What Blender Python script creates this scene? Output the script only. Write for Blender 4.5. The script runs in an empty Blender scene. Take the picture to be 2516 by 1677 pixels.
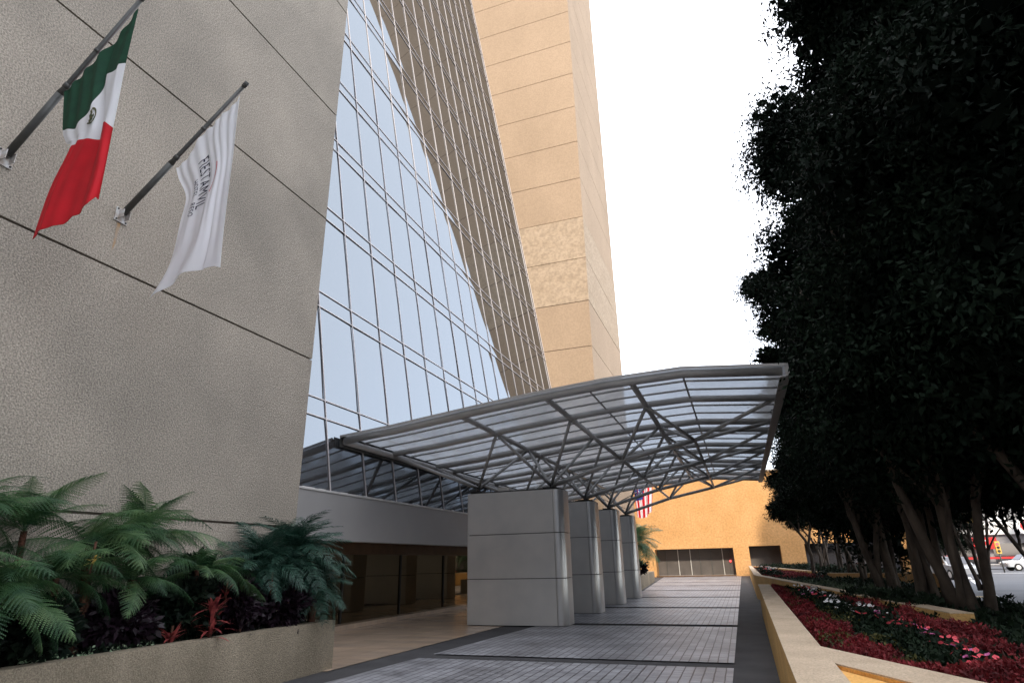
import bpy, math, random
import numpy as np
from mathutils import Vector, Matrix, noise
R = math.radians
random.seed(7); rng = np.random.default_rng(11)
S = bpy.context.scene
COL = S.collection

# ------------------------------------------------------------------ camera, sky, sun, exposure
cam = bpy.data.cameras.new('camera'); cam.lens = 21.02; cam.sensor_width = 36; cam.clip_start = .05; cam.clip_end = 2000
co = bpy.data.objects.new('camera', cam); COL.objects.link(co)
yaw, pit, rol = -0.34074925, 0.35449069, -0.02191919
F = Vector((math.sin(yaw)*math.cos(pit), math.cos(yaw)*math.cos(pit), math.sin(pit)))
r0 = Vector((math.cos(yaw), -math.sin(yaw), 0)); u0 = r0.cross(F)
rx = r0*math.cos(rol)+u0*math.sin(rol); ux = -r0*math.sin(rol)+u0*math.cos(rol)
mw = Matrix((rx, ux, -F)).transposed().to_4x4(); mw.translation = (0, 0, 1.6)
co.matrix_world = mw; S.camera = co
S.render.resolution_x, S.render.resolution_y = 1024, 682
S.view_settings.view_transform = 'Standard'; S.view_settings.look = 'None'
S.view_settings.gamma = 1; S.view_settings.exposure = 1.98

SUN_EL, SUN_AZ = 35, 171          # azimuth clockwise from +Y: behind the camera, a little to the right
w = bpy.data.worlds.new('World'); S.world = w; w.use_nodes = True
nt = w.node_tree; bg = nt.nodes['Background']; bg.inputs['Strength'].default_value = .15
sky = nt.nodes.new('ShaderNodeTexSky'); sky.sky_type = 'NISHITA'; sky.sun_disc = False
sky.sun_elevation = R(SUN_EL); sky.sun_rotation = R(SUN_AZ); sky.air_density = 1.2; sky.dust_density = 5; sky.altitude = 2200
mx = nt.nodes.new('ShaderNodeMix'); mx.data_type = 'RGBA'; mx.inputs[0].default_value = .72
mx.inputs[7].default_value = (5.75, 5.8, 6.0, 1)      # thin white overcast in front of the blue
nt.links.new(sky.outputs[0], mx.inputs[6]); nt.links.new(mx.outputs[2], bg.inputs[0])
sl = bpy.data.lights.new('sun', 'SUN'); sl.energy = 1.0; sl.angle = R(4); sl.color = (1, .87, .70)
so = bpy.data.objects.new('sun', sl); COL.objects.link(so)
sd = Vector((math.sin(R(SUN_AZ))*math.cos(R(SUN_EL)), math.cos(R(SUN_AZ))*math.cos(R(SUN_EL)), math.sin(R(SUN_EL))))
so.rotation_euler = sd.to_track_quat('Z', 'Y').to_euler(); so.location = (0, -20, 40)

# ------------------------------------------------------------------ helpers
def link(o, parent=None):
    COL.objects.link(o)
    if parent: o.parent = parent
    return o
def tag(o, label=None, cat=None, group=None, kind=None):
    if label: o['label'] = label
    if cat: o['category'] = cat
    if group: o['group'] = group
    if kind: o['kind'] = kind
    return o
def empty(name, loc, label=None, cat=None, group=None, rz=0):
    o = bpy.data.objects.new(name, None); o.location = loc; o.rotation_euler = (0, 0, rz); o.empty_display_size = .2
    link(o); return tag(o, label, cat, group)
class MB:
    def __init__(s): s.v = []; s.f = []; s.sm = []
    def poly(s, pts, smooth=False):
        n = len(s.v); s.v += [tuple(p) for p in pts]; s.f.append(tuple(range(n, n+len(pts)))); s.sm.append(smooth); return s
    def box(s, x0, x1, y0, y1, z0, z1):
        n = len(s.v)
        s.v += [(x, y, z) for z in (z0, z1) for x, y in ((x0, y0), (x1, y0), (x1, y1), (x0, y1))]
        for q in ((3, 2, 1, 0), (4, 5, 6, 7), (0, 1, 5, 4), (1, 2, 6, 5), (2, 3, 7, 6), (3, 0, 4, 7)):
            s.f.append(tuple(n+i for i in q)); s.sm.append(False)
        return s
    def prism(s, pts, z0, z1, smooth=False):
        n = len(s.v); k = len(pts)
        a = sum(pts[i][0]*pts[(i+1) % k][1]-pts[(i+1) % k][0]*pts[i][1] for i in range(k))
        if a < 0: pts = pts[::-1]
        s.v += [(p[0], p[1], z0) for p in pts]+[(p[0], p[1], z1) for p in pts]
        c = n
        if smooth:
            s.v += s.v[n:n+2*k]; c = n+2*k
        s.f.append(tuple(c+i for i in reversed(range(k)))); s.sm.append(False)
        s.f.append(tuple(c+k+i for i in range(k))); s.sm.append(False)
        for i in range(k):
            j = (i+1) % k; s.f.append((n+i, n+j, n+k+j, n+k+i)); s.sm.append(smooth)
        return s
    def tube(s, pts, rad, seg=8, cap=True):
        pts = [Vector(p) for p in pts]; m = len(pts)
        if not isinstance(rad, (list, tuple)): rad = [rad]*m
        n = len(s.v); up = None
        for i, p in enumerate(pts):
            d = (pts[min(i+1, m-1)]-pts[max(i-1, 0)]).normalized()
            if up is None:
                up = Vector((0, 0, 1)) if abs(d.z) < .9 else Vector((1, 0, 0))
            a = d.cross(up).normalized(); b = a.cross(d).normalized(); up = b
            for k in range(seg):
                t = 2*math.pi*k/seg
                s.v.append(tuple(p+(a*math.cos(t)+b*math.sin(t))*rad[i]))
        for i in range(m-1):
            for k in range(seg):
                q = (k+1) % seg
                s.f.append((n+i*seg+k, n+i*seg+q, n+(i+1)*seg+q, n+(i+1)*seg+k)); s.sm.append(True)
        if cap:
            s.f.append(tuple(n+k for k in reversed(range(seg)))); s.sm.append(False)
            s.f.append(tuple(n+(m-1)*seg+k for k in range(seg))); s.sm.append(False)
        return s
    def build(s, name, m, parent=None, kind=None):
        me = bpy.data.meshes.new(name); me.from_pydata(s.v, [], s.f); me.update()
        me.polygons.foreach_set('use_smooth', s.sm)
        if m: me.materials.append(m)
        o = bpy.data.objects.new(name, me); link(o, parent)
        if kind: o['kind'] = kind
        return o
def np_mesh(name, V, k, m, smooth=False):
    """V: (N*k,3) array, faces of k consecutive verts"""
    me = bpy.data.meshes.new(name); n = len(V); nf = n//k
    me.vertices.add(n); me.vertices.foreach_set('co', np.ascontiguousarray(V, dtype=np.float32).ravel())
    me.loops.add(n); me.loops.foreach_set('vertex_index', np.arange(n, dtype=np.int32))
    me.polygons.add(nf); me.polygons.foreach_set('loop_start', np.arange(0, n, k, dtype=np.int32))
    me.update(); me.validate()
    me.materials.append(m); return me
def leaves(P, size, ratio=.45, droop=.3, jit=.35, dirs=None):
    """rhombic leaves at points P"""
    n = len(P)
    d = rng.normal(size=(n, 3)) if dirs is None else dirs+rng.normal(size=(n, 3))*.5
    d[:, 2] -= droop; d /= np.linalg.norm(d, axis=1)[:, None]+1e-9
    q = rng.normal(size=(n, 3)); q = np.cross(d, q); q /= np.linalg.norm(q, axis=1)[:, None]+1e-9
    nn = np.cross(d, q)
    L = size*(1+jit*rng.uniform(-1, 1, n))[:, None]; W = L*ratio
    V = np.stack([P, P+d*L*.45+q*W*.5+nn*L*.05, P+d*L, P+d*L*.45-q*W*.5+nn*L*.05], 1)
    return V.reshape(-1, 3)
def copy_tree(o, parent=None):
    c = o.copy(); COL.objects.link(c)
    if parent: c.parent = parent
    for ch in list(o.children): copy_tree(ch, c)
    return c

# ------------------------------------------------------------------ materials
def mat(name, col, rough=.7, metal=0, var=None, scale=3, bump=0, bscale=30, spec=.3, speck=None, stretch=None, detail=6):
    m = bpy.data.materials.new(name); m.use_nodes = True; t = m.node_tree; b = t.nodes['Principled BSDF']
    b.inputs['Roughness'].default_value = rough; b.inputs['Metallic'].default_value = metal
    b.inputs['Specular IOR Level'].default_value = spec
    N = t.nodes.new; L = t.links.new
    tc = N('ShaderNodeTexCoord'); mp = N('ShaderNodeMapping'); L(tc.outputs['Object'], mp.inputs[0])
    if stretch: mp.inputs['Scale'].default_value = stretch
    cur = None
    if var:
        n = N('ShaderNodeTexNoise'); n.inputs['Scale'].default_value = scale; n.inputs['Detail'].default_value = detail
        L(mp.outputs[0], n.inputs[0])
        r = N('ShaderNodeValToRGB'); r.color_ramp.elements[0].position = .3; r.color_ramp.elements[1].position = .7
        r.color_ramp.elements[0].color = (*var, 1); r.color_ramp.elements[1].color = (*col, 1)
        L(n.outputs[0], r.inputs[0]); cur = r.outputs[0]
    if speck:                         # speck: (scale, dark factor, amount)
        n = N('ShaderNodeTexNoise'); n.inputs['Scale'].default_value = speck[0]; n.inputs['Detail'].default_value = 3
        L(tc.outputs['Object'], n.inputs[0])
        r = N('ShaderNodeValToRGB'); e = r.color_ramp.elements; e[0].position = .36; e[1].position = .62
        e[0].color = (speck[1],)*3+(1,); e[1].color = (1.12, 1.12, 1.12, 1)
        L(n.outputs[0], r.inputs[0])
        x = N('ShaderNodeMix'); x.data_type = 'RGBA'; x.blend_type = 'MULTIPLY'; x.inputs[0].default_value = speck[2]
        if cur: L(cur, x.inputs[6])
        else: x.inputs[6].default_value = (*col, 1)
        L(r.outputs[0], x.inputs[7]); cur = x.outputs[2]
    if cur: L(cur, b.inputs['Base Color'])
    else: b.inputs['Base Color'].default_value = (*col, 1)
    if bump:
        n = N('ShaderNodeTexNoise'); n.inputs['Scale'].default_value = bscale; n.inputs['Detail'].default_value = 4
        L(tc.outputs['Object'], n.inputs[0])
        u = N('ShaderNodeBump'); u.inputs['Strength'].default_value = bump; u.inputs['Distance'].default_value = .02
        L(n.outputs[0], u.inputs['Height']); L(u.outputs[0], b.inputs['Normal'])
    return m
def leafmat(name, a, b_, trans=.25, rough=.45, scale=6, spec=.4):
    m = bpy.data.materials.new(name); m.use_nodes = True; t = m.node_tree; b = t.nodes['Principled BSDF']
    N = t.nodes.new; L = t.links.new
    tc = N('ShaderNodeTexCoord'); n = N('ShaderNodeTexNoise'); n.inputs['Scale'].default_value = scale; n.inputs['Detail'].default_value = 5
    L(tc.outputs['Object'], n.inputs[0])
    r = N('ShaderNodeValToRGB'); e = r.color_ramp.elements; e[0].position = .35; e[1].position = .68
    e[0].color = (*a, 1); e[1].color = (*b_, 1); L(n.outputs[0], r.inputs[0])
    L(r.outputs[0], b.inputs['Base Color']); b.inputs['Roughness'].default_value = rough; b.inputs['Specular IOR Level'].default_value = spec
    tr = N('ShaderNodeBsdfTranslucent'); L(r.outputs[0], tr.inputs[0])
    mxs = N('ShaderNodeMixShader'); mxs.inputs[0].default_value = trans
    L(b.outputs[0], mxs.inputs[1]); L(tr.outputs[0], mxs.inputs[2]); L(mxs.outputs[0], t.nodes['Material Output'].inputs[0])
    return m
M = {}
M['stucco'] = mat('stucco', (.455, .395, .325), .9, var=(.30, .265, .22), scale=.42, bump=1, bscale=48, speck=(42, .6, .95), detail=8)
M['groove'] = mat('groove', (.09, .075, .06), .9)
M['planter_stucco'] = mat('planter_stucco', (.36, .30, .22), .9, var=(.20, .165, .115), scale=1.3, bump=.9, bscale=60, speck=(70, .6, .85), stretch=(1, 1, .35))
M['tower'] = mat('tower', (.385, .28, .19), .9, var=(.335, .243, .163), scale=.35, bump=.25, bscale=14, speck=(9, .85, .6), stretch=(1, 1, .5))
M['tower_patch'] = mat('tower_patch', (.415, .318, .225), .95, var=(.365, .275, .19), scale=1.1, bump=.9, bscale=6, speck=(5, .78, .8), stretch=(.5, .5, 1.6))
M['orange'] = mat('orange', (.60, .335, .14), .85, var=(.52, .28, .105), scale=.6, bump=.7, bscale=7, speck=(6, .72, .6))
M['ochre'] = mat('ochre', (.66, .40, .135), .85, var=(.52, .31, .11), scale=1.2, bump=.5, bscale=40, speck=(50, .75, .7))
M['cap'] = mat('cap', (.60, .47, .335), .85, var=(.47, .36, .25), scale=2.2, bump=.5, bscale=60, speck=(70, .75, .8))
M['steel'] = mat('steel', (.50, .49, .475), .36, metal=.3, var=(.42, .41, .40), scale=2, bump=.1, bscale=60)
M['alu'] = mat('alu', (.68, .66, .63), .4, metal=.2, var=(.57, .565, .55), scale=1.2, bump=.06, bscale=90)
M['alu_post'] = mat('alu_post', (.66, .66, .65), .3, metal=.6, var=(.6, .6, .59), scale=2)
M['dark'] = mat('dark', (.03, .028, .026), .6)
M['fascia'] = mat('fascia', (.40, .39, .38), .45, metal=.2, var=(.35, .34, .335), scale=.5, bump=.05, bscale=60)
M['mullion'] = mat('mullion', (.62, .57, .56), .45, metal=.2)
M['mull_dark'] = mat('mull_dark', (.16, .12, .12), .5)
M['pole'] = mat('pole', (.12, .12, .115), .45, metal=.3, var=(.085, .085, .08), scale=9)
M['bracket'] = mat('bracket', (.62, .62, .62), .6, var=(.4, .33, .27), scale=14)
M['brown'] = mat('brown', (.14, .075, .035), .35, var=(.09, .05, .025), scale=3)
M['soil'] = mat('soil', (.035, .026, .018), .95, var=(.015, .011, .008), scale=6, bump=1, bscale=20)
M['asphalt'] = mat('asphalt', (.075, .073, .075), .85, var=(.05, .048, .05), scale=1.5, bump=.4, bscale=60, speck=(70, .7, .7))
M['street'] = mat('street', (.12, .125, .14), .8, var=(.085, .09, .10), scale=.5, bump=.2, bscale=30, stretch=(.3, 2.5, 1))
M['bark'] = mat('bark', (.11, .085, .066), .9, var=(.035, .026, .020), scale=7, bump=.8, bscale=14, stretch=(1, 1, .3))
M['fernbark'] = mat('fernbark', (.12, .05, .03), .95, var=(.03, .018, .012), scale=18, bump=1, bscale=40)
M['white'] = mat('white_paint', (.75, .75, .73), .6)
M['red'] = mat('red_paint', (.6, .03, .03), .5)
M['yellow'] = mat('yellow_paint', (.7, .45, .1), .6)
M['grey'] = mat('grey_paint', (.28, .28, .29), .6, var=(.22, .22, .23), scale=.6)
M['door_grey'] = mat('door_grey', (.13, .115, .105), .5, var=(.09, .08, .075), scale=.8)
M['flag_green'] = mat('flag_green', (.012, .07, .035), .8, var=(.008, .045, .025), scale=7)
M['flag_white'] = leafmat('flag_white', (.88, .88, .90), (.90, .90, .91), .3, .8, 3, .2)
M['flag_red'] = mat('flag_red', (.62, .012, .022), .75, var=(.5, .01, .018), scale=4)
M['flag_ink'] = mat('flag_ink', (.02, .025, .05), .7)
M['flag_blue'] = mat('flag_blue', (.02, .04, .2), .7)
M['emblem'] = mat('emblem', (.14, .11, .05), .8, var=(.03, .06, .03), scale=30)
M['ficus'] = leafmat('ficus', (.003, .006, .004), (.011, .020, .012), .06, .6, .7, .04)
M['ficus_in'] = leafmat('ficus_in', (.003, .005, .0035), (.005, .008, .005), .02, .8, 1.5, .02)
M['fern'] = leafmat('fern', (.016, .055, .026), (.07, .155, .055), .3, .5, 2.2)
M['palm'] = leafmat('palm', (.010, .035, .026), (.05, .115, .078), .15, .4, 11, .25)
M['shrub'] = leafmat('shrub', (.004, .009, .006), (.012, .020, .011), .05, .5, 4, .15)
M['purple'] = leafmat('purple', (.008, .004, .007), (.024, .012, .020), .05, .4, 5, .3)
M['redleaf'] = leafmat('redleaf', (.10, .012, .015), (.50, .11, .10), .25, .4, 9)
M['redbed'] = leafmat('redbed', (.07, .008, .010), (.26, .03, .035), .2, .6, 5, .2)
M['redbed_g'] = leafmat('redbed_g', (.03, .04, .012), (.12, .10, .03), .2, .6, 5, .2)
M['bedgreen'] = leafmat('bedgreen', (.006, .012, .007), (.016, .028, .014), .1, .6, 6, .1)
M['grassy'] = leafmat('grassy', (.03, .055, .03), (.075, .10, .055), .15, .6, 3)
M['petal_white'] = leafmat('petal_white', (.8, .8, .8), (.85, .83, .85), .3, .6)
M['petal_pink'] = leafmat('petal_pink', (.85, .09, .12), (.9, .17, .2), .3, .6)
M['petal_mag'] = leafmat('petal_mag', (.7, .15, .4), (.75, .25, .5), .3, .6)
M['varieg'] = leafmat('varieg', (.12, .25, .12), (.55, .62, .45), .3, .5, 30)
M['yellowflower'] = leafmat('yellowflower', (.8, .5, .08), (.85, .65, .25), .3, .5, 20)
M['carpaint'] = mat('carpaint', (.45, .46, .48), .25, metal=.4)
M['carred'] = mat('carred', (.35, .02, .02), .25, metal=.2)
M['tyre'] = mat('tyre', (.02, .02, .02), .8)

def pavers_mat():
    m = bpy.data.materials.new('pavers'); m.use_nodes = True; t = m.node_tree; b = t.nodes['Principled BSDF']; N = t.nodes.new; L = t.links.new
    tc = N('ShaderNodeTexCoord'); mp = N('ShaderNodeMapping'); L(tc.outputs['Object'], mp.inputs[0])
    def brick(w_, h_, m_, c1, c2, mo):
        q = N('ShaderNodeTexBrick'); q.offset = 0; q.inputs['Scale'].default_value = 1; q.inputs['Brick Width'].default_value = w_; q.inputs['Row Height'].default_value = h_
        q.inputs['Mortar Size'].default_value = m_; q.inputs['Mortar Smooth'].default_value = .3
        for k_, c_ in (('Color1', c1), ('Color2', c2), ('Mortar', mo)): q.inputs[k_].default_value = (*c_, 1)
        return q
    br = brick(.152, .10, .007, (.40, .405, .43), (.25, .25, .27), (.17, .16, .165))
    b2 = brick(.152, 40, .012, (1, 1, 1), (.93, .93, .93), (.20, .15, .14))
    # wobble so the joints are hand laid
    n0 = N('ShaderNodeTexNoise'); n0.inputs['Scale'].default_value = 2.2; L(tc.outputs['Object'], n0.inputs[0])
    vm = N('ShaderNodeVectorMath'); vm.operation = 'MULTIPLY_ADD'; L(n0.outputs[1], vm.inputs[0]); vm.inputs[1].default_value = (.018, .03, 0); L(mp.outputs[0], vm.inputs[2])
    L(vm.outputs[0], br.inputs[0]); L(vm.outputs[0], b2.inputs[0])
    x0 = N('ShaderNodeMix'); x0.data_type = 'RGBA'; x0.blend_type = 'MULTIPLY'; x0.inputs[0].default_value = 1; L(br.outputs[0], x0.inputs[6]); L(b2.outputs[0], x0.inputs[7])
    n = N('ShaderNodeTexNoise'); n.inputs['Scale'].default_value = 1.1; n.inputs['Detail'].default_value = 8; L(tc.outputs['Object'], n.inputs[0])
    r = N('ShaderNodeValToRGB'); e = r.color_ramp.elements; e[0].position = .3; e[0].color = (.5, .49, .48, 1); e[1].position = .72; e[1].color = (1.2, 1.2, 1.2, 1)
    L(n.outputs[0], r.inputs[0])
    x = N('ShaderNodeMix'); x.data_type = 'RGBA'; x.blend_type = 'MULTIPLY'; x.inputs[0].default_value = 1
    L(x0.outputs[2], x.inputs[6]); L(r.outputs[0], x.inputs[7]); L(x.outputs[2], b.inputs['Base Color'])
    b.inputs['Roughness'].default_value = .42; b.inputs['Specular IOR Level'].default_value = .6
    n2 = N('ShaderNodeTexNoise'); n2.inputs['Scale'].default_value = 25; n2.inputs['Detail'].default_value = 5; L(tc.outputs['Object'], n2.inputs[0])
    ad = N('ShaderNodeMath'); ad.operation = 'MULTIPLY_ADD'; L(br.outputs[1], ad.inputs[0]); ad.inputs[1].default_value = -1.2; L(n2.outputs[0], ad.inputs[2])
    u = N('ShaderNodeBump'); u.inputs['Strength'].default_value = .7; u.inputs['Distance'].default_value = .012
    L(ad.outputs[0], u.inputs['Height']); L(u.outputs[0], b.inputs['Normal'])
    return m
M['pavers'] = pavers_mat()
def tile_mat():
    m = mat('floor_tiles', (.60, .44, .31), .2, var=(.42, .33, .26), scale=1.1, spec=.6, stretch=(.5, 2.2, 1)); t = m.node_tree; b = t.nodes['Principled BSDF']
    N = t.nodes.new; L = t.links.new; src = b.inputs['Base Color'].links[0].from_socket
    tc = N('ShaderNodeTexCoord'); br = N('ShaderNodeTexBrick'); br.offset = 0; L(tc.outputs['Object'], br.inputs[0])
    br.inputs['Scale'].default_value = 1; br.inputs['Brick Width'].default_value = .6; br.inputs['Row Height'].default_value = .6; br.inputs['Mortar Size'].default_value = .004
    br.inputs['Color1'].default_value = (1, 1, 1, 1); br.inputs['Color2'].default_value = (.86, .86, .86, 1); br.inputs['Mortar'].default_value = (.5, .5, .5, 1)
    x = N('ShaderNodeMix'); x.data_type = 'RGBA'; x.blend_type = 'MULTIPLY'; x.inputs[0].default_value = 1
    L(src, x.inputs[6]); L(br.outputs[0], x.inputs[7]); L(x.outputs[2], b.inputs['Base Color']); return m
M['tiles'] = tile_mat()
def glass_mat(name, tint, fac, base, rough=.02, wav=0):
    m = bpy.data.materials.new(name); m.use_nodes = True; t = m.node_tree; N = t.nodes.new; L = t.links.new
    t.nodes.remove(t.nodes['Principled BSDF'])
    g = N('ShaderNodeBsdfGlossy'); g.inputs[0].default_value = (*tint, 1); g.inputs['Roughness'].default_value = rough
    d = N('ShaderNodeBsdfDiffuse'); d.inputs[0].default_value = (*base, 1)
    fr = N('ShaderNodeLayerWeight'); fr.inputs[0].default_value = .35
    mr = N('ShaderNodeMapRange'); mr.inputs[3].default_value = fac; mr.inputs[4].default_value = min(1, fac+.25); L(fr.outputs[1], mr.inputs[0])
    x = N('ShaderNodeMixShader'); L(mr.outputs[0], x.inputs[0]); L(d.outputs[0], x.inputs[1]); L(g.outputs[0], x.inputs[2])
    L(x.outputs[0], t.nodes['Material Output'].inputs[0])
    if wav:
        tc = N('ShaderNodeTexCoord'); n = N('ShaderNodeTexNoise'); n.inputs['Scale'].default_value = .35; n.inputs['Detail'].default_value = 1
        L(tc.outputs['Object'], n.inputs[0]); u = N('ShaderNodeBump'); u.inputs['Strength'].default_value = wav; u.inputs['Distance'].default_value = .05
        L(n.outputs[0], u.inputs['Height']); L(u.outputs[0], g.inputs['Normal'])
    return m
M['mirror'] = glass_mat('mirror_glass', (.44, .49, .54), .34, (.04, .037, .037), .015, .12)
M['lobby_glass'] = glass_mat('lobby_glass', (.85, .66, .42), .15, (.006, .005, .004), .02)
M['dark_glass'] = glass_mat('dark_glass', (.8, .8, .85), .1, (.02, .018, .017), .05)
def poly_mat():
    m = bpy.data.materials.new('frosted_roof'); m.use_nodes = True; t = m.node_tree; N = t.nodes.new; L = t.links.new
    t.nodes.remove(t.nodes['Principled BSDF'])
    tc = N('ShaderNodeTexCoord'); n = N('ShaderNodeTexNoise'); n.inputs['Scale'].default_value = 1.3; n.inputs['Detail'].default_value = 6; L(tc.outputs['Object'], n.inputs[0])
    r = N('ShaderNodeValToRGB'); e = r.color_ramp.elements; e[0].position = .3; e[0].color = (.46, .455, .45, 1); e[1].position = .7; e[1].color = (.60, .595, .59, 1); L(n.outputs[0], r.inputs[0])
    tl = N('ShaderNodeBsdfTranslucent'); L(r.outputs[0], tl.inputs[0])
    d = N('ShaderNodeBsdfDiffuse'); d.inputs[0].default_value = (.4, .4, .4, 1)
    tp = N('ShaderNodeBsdfTransparent'); tp.inputs[0].default_value = (.56, .59, .63, 1)
    a = N('ShaderNodeMixShader'); a.inputs[0].default_value = .1; L(tl.outputs[0], a.inputs[1]); L(d.outputs[0], a.inputs[2])
    b = N('ShaderNodeMixShader'); b.inputs[0].default_value = .48; L(a.outputs[0], b.inputs[1]); L(tp.outputs[0], b.inputs[2])
    L(b.outputs[0], t.nodes['Material Output'].inputs[0]); return m
M['frosted'] = poly_mat()

# ------------------------------------------------------------------ the ground
tag(MB().poly([(-400, -300, 0), (400, -300, 0), (400, 700, 0), (-400, 700, 0)]).build('ground', M['asphalt']), kind='structure')
g = MB()
y = -8.0
bands = [11.14, 17.33, 23.5, 29.9, 36.2, 42.5, 48.8, 55.1]
y0 = 4.95
for i, b in enumerate([5.0]+bands):
    ya = (y0 if i == 0 else ([5.0]+bands)[i-1]+.26)
    if i == 0: ya = -6; b = 5.0
    yb = b-.26
    def xl(yy): return -5.98+.075*(yy-8.5) if yy < 17 else -5.4 if yy < 36 else -5.4-.075*(yy-36)
    g.poly([(xl(ya), ya, .02), (-.36, ya, .02), (-.36, yb, .02), (xl(yb), yb, .02)])
g.poly([(xl(55.36), 55.36, .02), (-.36, 55.36, .02), (-.36, 64, .02), (xl(64), 64, .02)])
tag(g.build('driveway_paving', M['pavers']), kind='structure')
tag(MB().poly([(-14, 9.3, .012), (-6.62, 9.3, .012), (-6.33, 16.6, .012), (-6.3, 34, .012), (-14, 34, .012)]).build('entrance_floor', M['tiles']), kind='structure')
tag(MB().poly([(7, -60, .008), (120, -60, .008), (120, 200, .008), (7, 200, .008)]).build('street', M['street']), kind='structure')
g = MB()
def stripe(x0, y0, x1, y1, wd):
    d = Vector((x1-x0, y1-y0, 0)).normalized(); n = Vector((-d.y, d.x, 0))*wd/2
    a, b = Vector((x0, y0, .014)), Vector((x1, y1, .014)); g.poly([a-n, b-n, b+n, a+n])
stripe(14.6, 53, 8.9, 29.7, .22); stripe(21, 80, 15.5, 57, .22)
for k in range(5): stripe(9+k*5, 62.5, 12+k*5, 62.5, .5)
tag(g.build('road_markings', M['white']), kind='structure')
g = MB(); stripe(8.8, 29.7, 8.0, 29.9, .35); stripe(12, 78, 45, 78, .5)
tag(g.build('yellow_road_markings', M['yellow']), kind='structure')
# planting beds
tag(MB().prism([(.6, 6.3), (1.2, 4.9), (3.2, 1.0), (6, 1.0), (4.3, 9), (4.0, 16), (4.8, 25.5), (2.0, 28), (.5, 28.9), (1.15, 20.8), (.64, 20.8)], .03, .68).build('bed_soil', M['soil']), kind='structure')
tag(MB().prism([(.62, 29.1), (2.0, 28.2), (4.9, 25.8), (5.9, 36), (6.3, 63.5), (.62, 63.5)], .03, .68).build('far_bed_soil', M['soil']), kind='structure')
tag(MB().prism([(-7.98, -3), (-6.95, -3), (-6.95, 9.3), (-7.98, 9.3)], .03, .62).build('planter_soil', M['soil']), kind='structure')

# ------------------------------------------------------------------ hotel building
hotel = empty('hotel_building', (-14, 15, 0), 'hotel block with stucco wing, leaning mirror glass front and tall tan tower', 'building')
def P(mb, name, m, parent=hotel, kind=None):
    """build in world coordinates under a parent standing at parent.location"""
    o = mb.build(name, m, parent, kind)
    off = Vector((0, 0, 0)); p = parent
    while p: off += p.location; p = p.parent
    o.data.transform(Matrix.Translation(-off)); return o
# stucco wing: slabs with recessed joints
mb = MB(); js = [-.1, 2.33, 5.72, 9.15, 12.1, 15.5, 18.9, 22.3, 25.7]
for a, b in zip(js, js[1:]): mb.box(-26, -8, -12, 9.87, a+.018, b-.018)
P(mb, 'stucco_wall', M['stucco'])
P(MB().box(-25.9, -8.035, -11.9, 9.83, 0, 25.6), 'wall_joint', M['groove'])
# tower
mb = MB(); jz = [-1.6+3.455*i for i in range(0, 27)]
jz = [15.64+3.455*i for i in range(-5, 21)]
for a, b in zip(jz, jz[1:]):
    if 18 < a < 25: continue
    mb.box(-34, -7.84, 38.7, 51.2, a+.022, b-.022)
P(mb, 'tower', M['tower'])
mb = MB()
for a, b in zip(jz, jz[1:]):
    if 18 < a < 25: mb.box(-34, -7.83, 38.69, 51.21, a+.022, b-.022)
P(mb, 'weathered_tower_panel', M['tower_patch'])
P(MB().box(-33.9, -7.9, 38.76, 51.14, jz[0], jz[-1]-.05), 'tower_joint', M['groove'])
# leaning glass front
SL = .158
def gx(z): return -9.4-SL*(z-3.4)
def glean(y, z): return y-.02*(z-9)          # mullions lean a little
Y0, dY = 7.85, 1.6
ys = [Y0+dY*i for i in range(0, 20)]; ys = [q for q in ys if q < 38.7]+[38.68]
zs = [3.36, 5.2]
k = 0
tr = [5.2+3.26*k for k in range(0, 23)]
levels = [3.36]
for t_ in tr: levels += [t_, t_+.5]
nrm = Vector((1, 0, SL)).normalized()
fr = MB()
for q in ys:
    for za, zb in ((3.36, 78.9),):
        r = .011
        a, b = Vector((gx(za), q if q > 38 else glean(q, za), za)), Vector((gx(zb), q if q > 38 else glean(q, zb), zb))
        A = nrm*.018; T = Vector((0, r, 0))
        for s0 in (0,):
            pts = [a-T, a+T, b+T, b-T]
            n0 = len(fr.v); fr.v += [tuple(p-A*.4) for p in pts]+[tuple(p+A) for p in pts]
            for f_ in ((0, 3, 7, 4), (1, 5, 6, 2), (4, 7, 6, 5), (0, 4, 5, 1), (2, 6, 7, 3)): fr.f.append(tuple(n0+i for i in f_)); fr.sm.append(False)
for z_ in levels:
    up = Vector((-SL, 0, 1)).normalized()*.012; A = nrm*.016
    a, b = Vector((gx(z_), 7.8, z_)), Vector((gx(z_), 38.68, z_))
    pts = [a-up, b-up, b+up, a+up]; n0 = len(fr.v); fr.v += [tuple(p-A*.4) for p in pts]+[tuple(p+A) for p in pts]
    for f_ in ((4, 5, 6, 7), (0, 1, 5, 4), (3, 7, 6, 2)): fr.f.append(tuple(n0+i for i in f_)); fr.sm.append(False)
cw = P(fr, 'glass_curtain_wall', M['mullion'])
tag(cw, 'pale metal grid of mullions holding mirror glass panels')
panes = []
for i in range(len(ys)-1):
    for j in range(len(levels)-1):
        za, zb = levels[j], levels[j+1]
        yc = (ys[i]+ys[i+1])/2; dist = math.hypot(yc, za-1.6)
        vis = (ys[i+1] > 10.5) and (za > 3)
        panes.append(((zb-za)*dY/(dist**2) if vis else 0, i, j))
panes.sort(reverse=True)
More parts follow.
